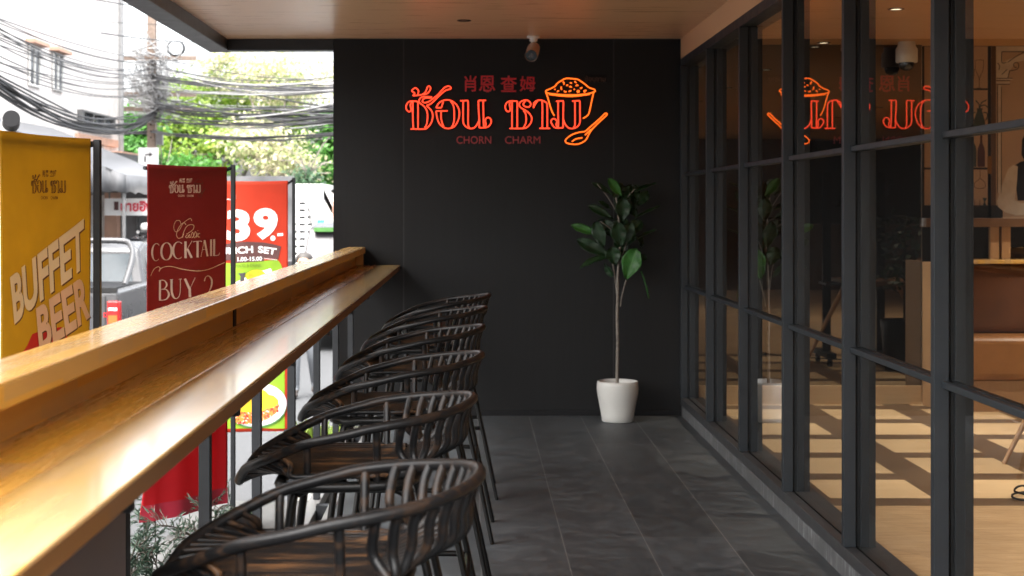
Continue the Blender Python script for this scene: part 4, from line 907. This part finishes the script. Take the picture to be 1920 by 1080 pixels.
for x in (232, 255, 280, 310): a_ = P(x, 400, 26.5); MB().box(a_.x-.02, a_.x+.02, 26.55, 26.595, ZG, 1.6).build("mullion", M['greyframe'], sh_)

# ---- vehicles
def wheel(root, x, y, r, wd_):
    o = MB().tube([(x-wd_/2, y, ZG+r), (x-wd_*.35, y, ZG+r), (x+wd_*.35, y, ZG+r), (x+wd_/2, y, ZG+r)], [r*.9, r, r, r*.9], 28).build("wheel", M['rubber'], root)
    s_ = 1
    MB().tube([(x-wd_/2-.008, y, ZG+r), (x+wd_/2+.008, y, ZG+r)], r*.62, 20).build("rim", M['chrome'], o)
tx0, tx1, ty = -5.52, -3.79, 16.0
tk = thing("pickup_truck", (-4.65, 18.5, ZG), "silver pickup truck parked with its tail lamp glowing behind the banners", "pickup truck")
G = ZG
bd = MB(); yz = [(ty, G+.42), (ty-.02, G+.62), (ty, G+1.21), (ty+1.62, G+1.23), (ty+1.63, G+.98), (ty+3.5, G+1.04), (ty+4.75, G+.95), (ty+5.1, G+.75), (ty+5.1, G+.38)]
bd.prism(yz, lambda a, c: (tx0, a, c), (tx1-tx0, 0, 0)); bd.build("body", M['silver'], tk, .04, 4)
MB().box(tx0+.09, tx1-.09, ty+.07, ty+1.55, G+1.2, G+1.2335).build("bed_opening", M['dark'], tk)
MB().box(tx0+.02, tx1-.02, ty-.012, ty+.04, G+1.19, G+1.245).build("bed_rail_cap", M['rubber'], tk)
cab = MB(); cyz = [(ty+1.64, G+1.0), (ty+1.86, G+1.62), (ty+2.2, G+1.69), (ty+2.85, G+1.66), (ty+3.55, G+1.03)]
n5 = len(cyz); ins = [.06, .2, .22, .22, .07]
vs = [(tx0+ins[i], a, c) for i, (a, c) in enumerate(cyz)] + [(tx1-ins[i], a, c) for i, (a, c) in enumerate(cyz)]
cab.add(vs, [tuple(range(n5)), tuple(range(2*n5-1, n5-1, -1))] + [(i, i+n5, (i+1) % n5+n5, (i+1) % n5) for i in range(n5)]).build("cab", M['silver'], tk, .05, 4)
MB().add([(tx0+.22, ty+1.672, G+1.13), (tx1-.22, ty+1.672, G+1.13), (tx1-.30, ty+1.82, G+1.55), (tx0+.30, ty+1.82, G+1.55)], [(0,1,2,3)]).build("rear_window", M['glassl'], tk)
MB().add([(tx1-.065, ty+1.95, G+1.10), (tx1-.085, ty+2.6, G+1.10), (tx1-.195, ty+2.5, G+1.56), (tx1-.19, ty+2.1, G+1.56)], [(0,1,2,3)]).build("side_window", M['glassd'], tk)
MB().add([(tx1-.073, ty+2.66, G+1.10), (tx1-.075, ty+3.38, G+1.10), (tx1-.20, ty+2.82, G+1.57), (tx1-.20, ty+2.56, G+1.56)], [(0,1,2,3)]).build("side_window", M['glassd'], tk)
for s_ in (tx0+.16, tx1-.16):
    MB().tube(smooth([(s_, ty+.95, G+1.22), (s_, ty+1.35, G+1.52), (s_+(.1 if s_ < -4.6 else -.1), ty+1.62, G+1.68), (s_+(.25 if s_ < -4.6 else -.25), ty+1.66, G+1.71)], 5), .035, 10).build("roll_bar", M['silver'], tk)
MB().tube([(tx0+.40, ty+1.66, G+1.712), (tx1-.40, ty+1.66, G+1.712)], .034, 10).build("roll_bar", M['silver'], tk)
for x0, x1 in ((tx0-.004, tx0+.12), (tx1-.12, tx1+.004)):
    tl = MB().box(x0, x1, ty-.03, ty+.12, G+.83, G+1.10).build("tail_light", M['tail'], tk, .012)
    MB().box(x0+.015, x1-.015, ty-.036, ty-.0305, G+.86, G+.95).build("lamp", M['tailo'], tl)
    MB().box(x0+.015, x1-.015, ty-.036, ty-.0305, G+1.0, G+1.03).build("reverse_lamp", M['whitep'], tl)
MB().box(tx0+.14, tx1-.14, ty-.028, ty-.022, G+.66, G+1.16).build("tailgate", M['silver'], tk, .004)
MB().box(tx0+.6, tx1-.6, ty-.04, ty-.029, G+.98, G+1.05).build("tailgate_handle", M['rubber'], tk)
v, f = text_quad("D", (194, 586), (202, 586), (202, 595), (194, 595), .03); MB().add([P(q.x, q.y, ty-.03) for q in v], f).build("tailgate_letter", M['redp'], tk)
MB().box(tx0+.02, tx1-.02, ty-.14, ty-.03, G+.42, G+.58).build("bumper", M['chrome'], tk, .02)
for x in (tx0+.1, tx1-.1):
    for y in (ty+.95, ty+4.05): wheel(tk, x, y, .34, .22)
for y in (ty+.95, ty+4.05): MB().tube([(tx1-.005, y+.42*math.cos(a), G+.36+.42*math.sin(a)) for a in [math.pi*i/14 for i in range(15)]], .022, 6).build("wheel_arch", M['rubber'], tk)
MB().box(tx1-.01, tx1+.16, ty+3.0, ty+3.12, G+1.05, G+1.22).build("door_mirror", M['silver'], tk, .02)
def suv(name, label, x0, x1, y, mat, h=1.68, pane=None):
    r_ = thing(name, ((x0+x1)/2, y+2, ZG), label, "car")
    MB().prism([(y, G+.3), (y-.03, G+.7), (y+.05, G+.98), (y+3.2, G+1.0), (y+4.2, G+.9), (y+4.4, G+.6), (y+4.4, G+.3)], lambda a, c: (x0, a, c), (x1-x0, 0, 0)).build("body", mat, r_, .06, 4)
    cz = [(y+.06, G+.97), (y+.35, G+h-.06), (y+.8, G+h), (y+2.2, G+h-.03), (y+3.1, G+.98)]; I = [.05, .2, .22, .22, .07]
    vs = [(x0+I[i], a, c) for i, (a, c) in enumerate(cz)] + [(x1-I[i], a, c) for i, (a, c) in enumerate(cz)]
    MB().add(vs, [tuple(range(5)), tuple(range(9, 4, -1))] + [(i, i+5, (i+1) % 5+5, (i+1) % 5) for i in range(5)]).build("cabin", mat, r_, .05, 4)
    MB().add([(x0+.2, y+.085, G+1.05), (x1-.2, y+.085, G+1.05), (x1-.3, y+.30, G+h-.14), (x0+.3, y+.30, G+h-.14)], [(0,1,2,3)]).build("rear_window", pane or M['glassd'], r_)
    MB().add([(x1-.055, y+.5, G+1.06), (x1-.06, y+2.7, G+1.06), (x1-.19, y+2.1, G+h-.14), (x1-.19, y+.65, G+h-.14)], [(0,1,2,3)]).build("side_window", M['glassd'], r_)
    for s_ in (x0+.3, x1-.3): MB().tube([(s_, y+.7, G+h+.04), (s_, y+2.2, G+h+.02)], .025, 8).build("roof_rail", M['chrome'], r_)
    for s_ in (x0+.06, x1-.06): MB().box(s_-.06, s_+.06, y-.04, y+.05, G+.75, G+.97).build("tail_light", M['tail'], r_, .01)
    for x in (x0+.1, x1-.1):
        for yy in (y+.8, y+3.5): wheel(r_, x, yy, .34, .22)
    return r_
s1 = suv("parked_car", "black car with a pale roof box parked beyond the silver pickup", -5.5, -3.75, 22.5, M['blackcar'])
MB().box(-5.15, -4.1, 23.1, 24.6, G+1.74, G+1.86).build("roof_box", M['whitewall'], s1, .05, 3)
vn = thing("parked_van", (-1.6, 24, ZG), "dusky van with tinted windows half hidden behind the black wall", "van")
vx0, vx1, vy0 = -2.62, -.95, 22.0
MB().prism([(vy0-.25, G+.3), (vy0-.32, G+.75), (vy0-.1, G+1.0), (vy0+4.2, G+1.0), (vy0+4.2, G+.3)], lambda a, c: (vx0, a, c), (vx1-vx0, 0, 0)).build("body", M['vanp'], vn, .06, 4)
cz = [(vy0-.05, G+.99), (vy0+.45, G+1.8), (vy0+.8, G+1.86), (vy0+4.1, G+1.86), (vy0+4.2, G+.99)]; I = [.06, .16, .2, .2, .06]
vs = [(vx0+I[i], a, c) for i, (a, c) in enumerate(cz)] + [(vx1-I[i], a, c) for i, (a, c) in enumerate(cz)]
MB().add(vs, [tuple(range(5)), tuple(range(9, 4, -1))] + [(i, i+5, (i+1) % 5+5, (i+1) % 5) for i in range(5)]).build("cabin", M['vanp'], vn, .05, 4)
MB().add([(vx0+.16, vy0+.02, G+1.07), (vx1-.16, vy0+.02, G+1.07), (vx1-.26, vy0+.40, G+1.70), (vx0+.26, vy0+.40, G+1.70)], [(0,1,2,3)]).build("windscreen", plain("tinted_screen", (.045,.04,.047), .5, .3, 2, spec=.2), vn)
MB().box(vx0+.25, vx1-.25, vy0+.30, vy0+.46, G+1.74, G+1.80).build("sun_strip", M['dkgreen'], vn)
for s_ in (vx0+.2, vx1-.2): MB().box(s_-.14, s_+.14, vy0-.35, vy0-.2, G+.68, G+.84).build("headlight", M['chrome'], vn, .02)
MB().box(vx0+.4, vx1-.4, vy0-.35, vy0-.3, G+.5, G+.7).build("grille", M['dark'], vn)
MB().box(vx0-.2, vx0-.02, vy0+.25, vy0+.35, G+1.1, G+1.32).build("door_mirror", M['vanp'], vn, .02)
for x in (vx0+.1, vx1-.1):
    for yy in (vy0+.5, vy0+3.3): wheel(vn, x, yy, .33, .2)

# ---- utility pole, street sign
up = thing("utility_pole", (-7.0, 33, ZG), "weathered square utility pole carrying the tangle of cables", "utility pole")
a_ = P(285, 250, 33)
MB().prism([(-.09,-.09),(.09,-.09),(.09,.09),(-.09,.09)], lambda a, c: (a_.x+a, 33+c, ZG), (0, 0, 7.2)).build("pole", M['pole'], up)
for z in (P(0,110,33).z, P(0,178,33).z, P(0,205,33).z): MB().box(a_.x-1.0, a_.x+1.0, 32.86, 32.908, z-.05, z+.05).build("cross_arm", M['pole'], up)
MB().box(a_.x+.12, a_.x+.26, 32.85, 32.98, P(0,272,33).z, P(0,250,33).z).build("junction_box", M['steelg'], up)
for i in range(4): MB().tube([(a_.x, 32.905, P(0,222+i*12,33).z), (a_.x, 32.88, P(0,222+i*12,33).z)], .018, 8).build("bolt", M['dark'], up)
ss = thing("road_sign", (-7, 31, ZG), "white road sign with a black right turn arrow in front of the pole", "road sign")
a_, b_ = P(259, 277, 31), P(297, 312, 31)
o = MB().box(a_.x, b_.x, 31, 31.03, b_.z, a_.z).build("plate", M['signw'], ss, .012)
q = (b_.x+a_.x)/2; MB().tube([(q, 31.06, ZG), (q, 31.06, a_.z)], .03, 8).build("post", M['steelg'], ss)
MB().add([P(*q, 30.99) for q in ((270.5,304),(273.5,303.5),(273.5,293),(270.5,293))], [(0,1,2,3)]).add([P(*q, 30.99) for q in ((272,291.5),(280,291),(280,294),(286.5,289.5),(280,285),(280,288.2),(272,288.8))], [tuple(range(7))]).build("arrow", M['charp'], ss)
# ---- overhead cables
rc = random.Random(21)
def cable(a, b, sag, r, mat, label, group=None, strands=1, spread=0):
    b_ = MB()
    for s_ in range(strands):
        o1 = Vector((rc.gauss(0,spread), rc.gauss(0,spread), rc.gauss(0,spread))); pts = []
        ph = rc.uniform(0, 6)
        for i in range(25):
            t_ = i/24; p = a.lerp(b, t_) + o1*(.5+.7*abs(math.sin(t_*5+ph))); p.z -= sag*4*t_*(1-t_)*(1+.15*math.sin(ph)); p.z += spread*.35*math.sin(t_*14+ph)
            pts.append(p)
        b_.tube(pts, r, 5)
    o = b_.build("overhead_cable" if strands == 1 else "cable_bundle", mat); return tag(o, label, "cable", group)
cable(P(-40,138,14), P(292,212,33), .42, .0115, M['cable'], "thick drooping black cable bundle across the white building", "thick cable bundles over the street", 16, .045)
for (ya, yb_, za, zb, lb, st, sp) in ((140, 157, 40, 16, "uppermost thick dark cable bundle right of the pole", 5, .03), (203, 203, 36, 16, "thick cable bundle right of the pole where cables cross", 7, .05), (246, 246, 36, 16, "lowest thick black cable bundle above the orange banner", 6, .025), (162, 162, 36, 18, "pale grey cable bundle running right from the pole top", 4, .02), (188, 213, 36, 17, "loose dark cable bundle in the middle of the spans", 5, .06), (220, 218, 36, 17, "thin dark cable bundle below the crossing cables", 4, .03)):
    cable(P(285, yb_ if False else ya, za if False else 33), P(700, yb_, 20), .12, .0125, M['cableg'] if 'pale' in lb else M['cable'], lb, "thick cable bundles over the street", st, sp)
cable(P(150,245,33), P(290,246,33), .05, .02, M['cable'], "short black cable bundle between building corner and pole", "thick cable bundles over the street", 5, .03)
for i in range(26):
    ya = rc.uniform(95, 235); yb_ = ya + rc.uniform(-15, 60) if ya < 150 else ya + rc.uniform(-25, 25)
    cable(P(rc.uniform(270,300), ya, 33), P(720, yb_, rc.uniform(16, 24)), rc.uniform(.05,.35), rc.choice((.005,.007,.009)), M['cable'] if rc.random() < .8 else M['cableg'], "thin cable among those spanning right from the pole over the trees", "thin cables right of the pole")
for i in range(17):
    ya = rc.uniform(20, 140)
    cable(P(-60, ya-rc.uniform(5,30), rc.uniform(13, 17)), P(288, 90+ya*.62+rc.uniform(-10,15), 33), rc.uniform(.1,.4), .007, M['cable'] if rc.random() < .75 else M['cableg'], "thin cable among those spanning left from the pole over the white building", "thin cables left of the pole")
cable(P(150,-6,20), P(420,28,30), .05, .010, M['cable'], "single cable crossing the sky at the top edge")
cable(P(190,62,20), P(420,80,33), .05, .010, M['cable'], "single cable passing behind the roof beam")
cable(P(180,40,30), P(420,48,33), .02, .007, M['cable'], "faint single cable just under the roof beam corner")
cable(P(450,220,25), P(640,190,20), .05, .012, M['cableg'], "single pale slanting cable over the trees")
cable(P(455,240,25), P(700,198,20), .1, .010, M['cable'], "single dark slanting cable over the trees")
cable(P(330,135,33), P(700,210,20), .1, .014, M['cable'], "single dark cable dropping right across the bundles")
tg = MB()
for i in range(170):                                    # the knot of wires round the pole head
    c = P(rc.gauss(283, 20), rc.uniform(75, 212), 33 + rc.gauss(0, .35)); l = rc.uniform(.3, 1.1); an = rc.gauss(-.45, .5) + math.pi
    d = Vector((math.cos(an), rc.gauss(0,.3), -math.sin(an)*-1)).normalized()*l
    tg.tube(smooth([c-d*.5, c-d*.1+Vector((0,0,-rc.uniform(0,.2))), c+d*.5], 4), rc.choice((.008,.011,.016)), 5)
for i in range(26):                                     # hanging loops and coils
    c = P(rc.choice((262, 285, 292, 300, 318))+rc.gauss(0,5), rc.uniform(150, 205), 32.8+rc.gauss(0,.15)); a1, a2 = rc.uniform(.08,.18), rc.uniform(.18,.42)
    tg.tube([c + Vector((a1*math.cos(q), rc.gauss(0,.01), a2*math.sin(q))) for q in [6.283*k_/18 for k_ in range(18)]], .012, 5, True)
tag(tg.build("cable_tangle", M['cableg']), "dense tangle of grey wires and loops round the utility pole", "cables", kind="stuff")
c = P(329, 90, 32.5); lp = MB()
for j in range(7): lp.tube([c + Vector(((.165+.006*j)*math.cos(q)+.01*math.sin(j), .01*j, (.15+.004*j)*math.sin(q))) for q in [6.283*k_/28 for k_ in range(28)]], .008, 5, True)
lp.tube([c+Vector((-.2,0,.0)), c+Vector((.2,0,.02))], .008, 5).tube([c+Vector((0,0,-.17)), c+Vector((.03,0,.17))], .006, 5)
tag(lp.build("cable_coil", M['cable']), "round black coil of spare cable hanging right of the pole", "cable coil")

# ---- trees
TREE = {'lime': leaf_mat("lime_foliage", [(.2, (.08,.17,.012)), (.5, (.17,.28,.03)), (.8, (.34,.42,.10))], .5), 'green': leaf_mat("green_foliage", [(.2, (.035,.125,.02)), (.8, (.10,.26,.05))], .45),
        'pale': leaf_mat("pale_foliage", [(.2, (.16,.26,.05)), (.5, (.42,.42,.24)), (.75, (.60,.52,.42))], .4), 'dark': leaf_mat("dark_foliage", [(.2, (.02,.055,.025)), (.8, (.05,.11,.05))], .3)}
def tree(label, base, blobs, mat, n, size, seed, trunk_r=.16):
    rnd = random.Random(seed); base = Vector(base); root = thing("street_tree", base, label, "tree"); tr = MB(); cr = MB()
    cs = [Vector(c) for c, r in blobs]; top = sum(cs, Vector())/len(cs); fork = base.lerp(top, .45)
    tr.tube(smooth([base, base.lerp(fork, .5)+Vector((.12,.05,0)), fork], 4), [trunk_r-.07*i/8 for i in range(9)], 9)
    for c in cs:
        m_ = fork.lerp(c, .5)+Vector((rnd.gauss(0,.2), rnd.gauss(0,.2), .15)); pts = smooth([fork, m_, c], 5); tr.tube(pts, [.07-.055*i/(len(pts)-1) for i in range(len(pts))], 6)
        for _ in range(5):
            e = c+Vector((rnd.gauss(0,.6), rnd.gauss(0,.6), rnd.gauss(0,.5))); tr.tube([c.lerp(m_, .4), c.lerp(e, .5), e], [.025,.016,.007], 5)
    tot = sum(r[0]*r[2] for c, r in blobs)
    for c, r in blobs:
        for _ in range(int(n*r[0]*r[2]/tot/14)):          # sprays of leaves, so the crown has clumps and gaps
            d = Vector((rnd.gauss(0,1), rnd.gauss(0,1), rnd.gauss(0,1))).normalized(); rad = rnd.uniform(.35, 1.08)**.6
            q = Vector(c)+Vector((d.x*r[0], d.y*r[1], d.z*r[2]))*rad
            if mnoise.noise(q*.9+Vector((seed,0,0))) < -.22: continue
            hang = Vector((d.x*.5, d.y*.5, -.25+rnd.gauss(0,.3)))
            for _ in range(14):
                p = q + Vector((rnd.gauss(0,.19), rnd.gauss(0,.19), rnd.gauss(0,.13)))
                a = (hang+Vector((rnd.gauss(0,.6), rnd.gauss(0,.6), rnd.gauss(0,.4)))).normalized()*size*rnd.uniform(.6, 1.25)
                nn = Vector((rnd.gauss(0,.5), rnd.gauss(0,.5), 1)); s_ = a.cross(nn).normalized()*a.length*.26
                cr.add([p, p+a*.45+s_, p+a, p+a*.45-s_], [(0,1,2,3)])
    tr.build("trunk", M['bark'], root); cr.build("crown", TREE[mat], root)
def B(px, py, y, rx, rz, ry=None): return (P(px, py, y), (rx*y/F, (ry or rx)*y/F, rz*y/F))
def G_(px, y): p = P(px, 400, y); p.z = ZG; return p
tree("broad pale lime tree filling the middle of the view above the orange banner", G_(440, 46), [B(400,215,46,85,70), B(480,190,47,80,60), B(350,270,45,65,55), B(420,290,44,70,50), B(300,235,46,55,60), B(520,250,46,70,60), B(330,175,48,45,35)], 'lime', 17000, .20, 1)
tree("pale cream tree in front of the lime tree right of centre", G_(520, 41), [B(520,285,41,58,42), B(470,255,42,60,38), B(560,320,41,36,30), B(540,150,44,90,50), B(450,130,45,80,40)], 'pale', 9500, .17, 2)
tree("fresh green tree at the right beside the black wall", G_(612, 43), [B(605,330,43,34,50), B(612,250,44,38,60), B(590,375,43,30,40), B(640,300,44,40,80)], 'green', 8000, .20, 3)
tree("dark blue green conifer between the cream tree and the green tree", G_(578, 39), [B(578,330,39,22,26), B(575,365,39,24,25), B(582,300,39,15,18)], 'dark', 3200, .13, 4, .1)
tree("dark leafy tree behind the road sign and the pole", G_(250, 40), [B(245,290,40,30,30), B(310,330,40,50,32), B(255,240,41,32,35), B(360,330,41,50,34)], 'green', 9000, .20, 5)
# ---- white house with outside stair, grey block behind
wh = thing("white_house", (-4.8, 36.5, ZG), "low white house wall behind the orange banner and the van", "house")
a_, b_ = P(420, 345, 37), P(606, 352, 37)
MB().box(a_.x, b_.x, 37, 40, ZG, a_.z).build("wall", M['whitewall'], wh)
c_ = P(700, 375, 37); MB().prism([(b_.x+.001, ZG), (c_.x, ZG), (c_.x, c_.z-.1), (P(622,362,37).x, P(622,362,37).z), (P(606,372,37).x, P(606,372,37).z), (b_.x+.001, a_.z-.1)], lambda a, c: (a, 37.1, c), (0, 2, 0)).build("side_wall", M['whitewall'], wh)
q0, q1 = P(594, 412, 36.9), P(608, 440, 36.9); MB().box(q0.x, q1.x, 36.95, 36.999, ZG, q0.z).build("teal_door", M['tealp'], wh)
q0, q1 = P(623, 376, 36.9), P(640, 408, 36.9); MB().box(q0.x, q1.x, 37.02, 37.099, q1.z, q0.z).build("window_frame", M['peachwall'], wh)
stt = thing("metal_stair", (-4.9, 34, ZG), "dark treaded metal stair climbing the white house wall", "stair")
for i in range(11):
    zt = P(0, 380+13*i, 34).z; xr = P(573+min(5, i)*4.3, 0, 34).x; x0 = P(560, 0, 34).x
    MB().box(x0, xr, 34-.28*i*.6, 34.32-.28*i*.6, zt-.05, zt).build("tread", M['steel'], stt)
    MB().tube([(xr, 34-.168*i, zt), (xr, 34-.168*i, zt+.32)], .012, 6).tube([(x0, 34-.168*i, zt+.32), (xr, 34-.168*i, zt+.32)], .010, 6).build("railing", M['steel'], stt)
for px in (559, 574, 588): p = P(px, 0, 32.2); MB().box(p.x-.02, p.x+.02, 32.2, 32.24, ZG, P(0, 355 if px < 580 else 405, 34).z).build("post", M['whitewall'], stt)
gb_ = thing("grey_block", (-6, 60, ZG), "distant grey building above the trees at the right", "building")
a_ = P(588, 118, 60); MB().box(a_.x, a_.x+8, 60, 68, ZG, a_.z).build("wall", plain("grey_block_wall", (.34,.33,.33), .8, .1, 1), gb_)
for i in range(4): MB().box(a_.x+.4+i*1.6, a_.x+1.4+i*1.6, 59.95, 59.999, 4.3, 5.4).build("window", M['windowd'], gb_)

# ---------------------------------------------------------------- the passer-by
pr = MB()
def person():
    root = thing("person", (-1.86, 16.5, ZG), "person with dark hair in grey trousers walking beyond the railing", "person")
    J = {'pel': (0,0,.86), 'sp': (0,.01,1.06), 'ch': (0,.0,1.24), 'nk': (0,-.02,1.38), 'hd': (0,-.03,1.5), 'ht': (0,-.02,1.575),
         'sl': (-.17,0,1.31), 'el': (-.23,.06,1.06), 'wl': (-.22,-.06,.83), 'hl': (-.21,-.10,.76), 'sr': (.17,0,1.31), 'er': (.22,.05,1.06), 'wr': (.22,-.08,.84), 'hr': (.21,-.12,.77),
         'pl': (-.09,0,.83), 'kl': (-.10,-.10,.46), 'al': (-.10,-.02,.09), 'fl': (-.11,-.16,.035), 'pr': (.09,0,.83), 'kr': (.10,.03,.46), 'ar': (.10,.24,.14), 'fr': (.11,.15,.05)}
    rad = {'pel': .15, 'sp': .135, 'ch': .155, 'nk': .055, 'hd': .088, 'ht': .065, 'sl': .062, 'sr': .062, 'el': .043, 'er': .043, 'wl': .03, 'wr': .03, 'hl': .032, 'hr': .032, 'pl': .105, 'pr': .105, 'kl': .078, 'kr': .078, 'al': .055, 'ar': .055, 'fl': .035, 'fr': .035}
    E = [('pel','sp'),('sp','ch'),('ch','nk'),('nk','hd'),('hd','ht'),('ch','sl'),('sl','el'),('el','wl'),('wl','hl'),('ch','sr'),('sr','er'),('er','wr'),('wr','hr'),('pel','pl'),('pl','kl'),('kl','al'),('al','fl'),('pel','pr'),('pr','kr'),('kr','ar'),('ar','fr')]
    ks = list(J); me = bpy.data.meshes.new("body"); me.from_pydata([Vector(J[k]) for k in ks], [(ks.index(a), ks.index(b)) for a, b in E], [])
    o = bpy.data.objects.new("body", me); C.objects.link(o); o.parent = root
    sk = o.modifiers.new("skin", 'SKIN'); sub = o.modifiers.new("subd", 'SUBSURF'); sub.levels = 2; sub.render_levels = 2
    for i, k in enumerate(ks):
        d = me.skin_vertices[0].data[i]; r_ = rad[k]; d.radius = (r_, r_*.72) if k in ('pel','sp','ch') else (r_, r_); d.use_root = (k == 'pel')
    t = NT("person_clothes"); Z = t.sep(t.co())[2]; f = t.noise(t.co(), 30, 4)
    c = t.ramp(t.math('DIVIDE', Z, 1.7), [(0, (.05,.04,.035)), (.055, (.05,.04,.035)), (.06, (.12,.13,.145)), (.52, (.13,.14,.155)), (.525, (.2,.2,.21)), (.81, (.2,.2,.21)), (.815, (.38,.22,.15))])
    t.out(Base_Color=c, Roughness=.8); t.bump(f, .3, .01); me.materials.append(t.m)
    hb = MB().ellip((0,.012,1.525), (.088,.098,.085), 18, 12); h = hb.build("hair", M['hair'], root, org=None) if False else None
    hm = MB(); hm.ellip(Vector((-1.86,16.5,ZG))+Vector((0,.015,1.535)), (.096,.102,.075), 18, 12); hm.build("hair", M['hair'], root)
    for sx, fy, fz, rt in ((-.105,-.09,.0,0), (.105,.20,.03,.3)):
        s_ = MB(); b0 = Vector((-1.86+sx, 16.5+fy, ZG+fz))
        s_.ellip(b0+Vector((0,0,.042)), (.046,.135,.042), 14, 8).build("shoe", M['shoe'], root)
    eye = MB()
    for sx in (-.032, .032): eye.ellip(Vector((-1.86+sx, 16.5-.108, ZG+1.505)), (.012,.006,.008), 8, 6)
    eye.build("eyes", M['dark'], root)
    MB().tube([Vector((-1.86,16.5-.112,ZG+1.50)), Vector((-1.86,16.5-.128,ZG+1.47)), Vector((-1.86,16.5-.112,ZG+1.462))], [.007,.012,.008], 8).build("nose", M['skin'], root)
person()
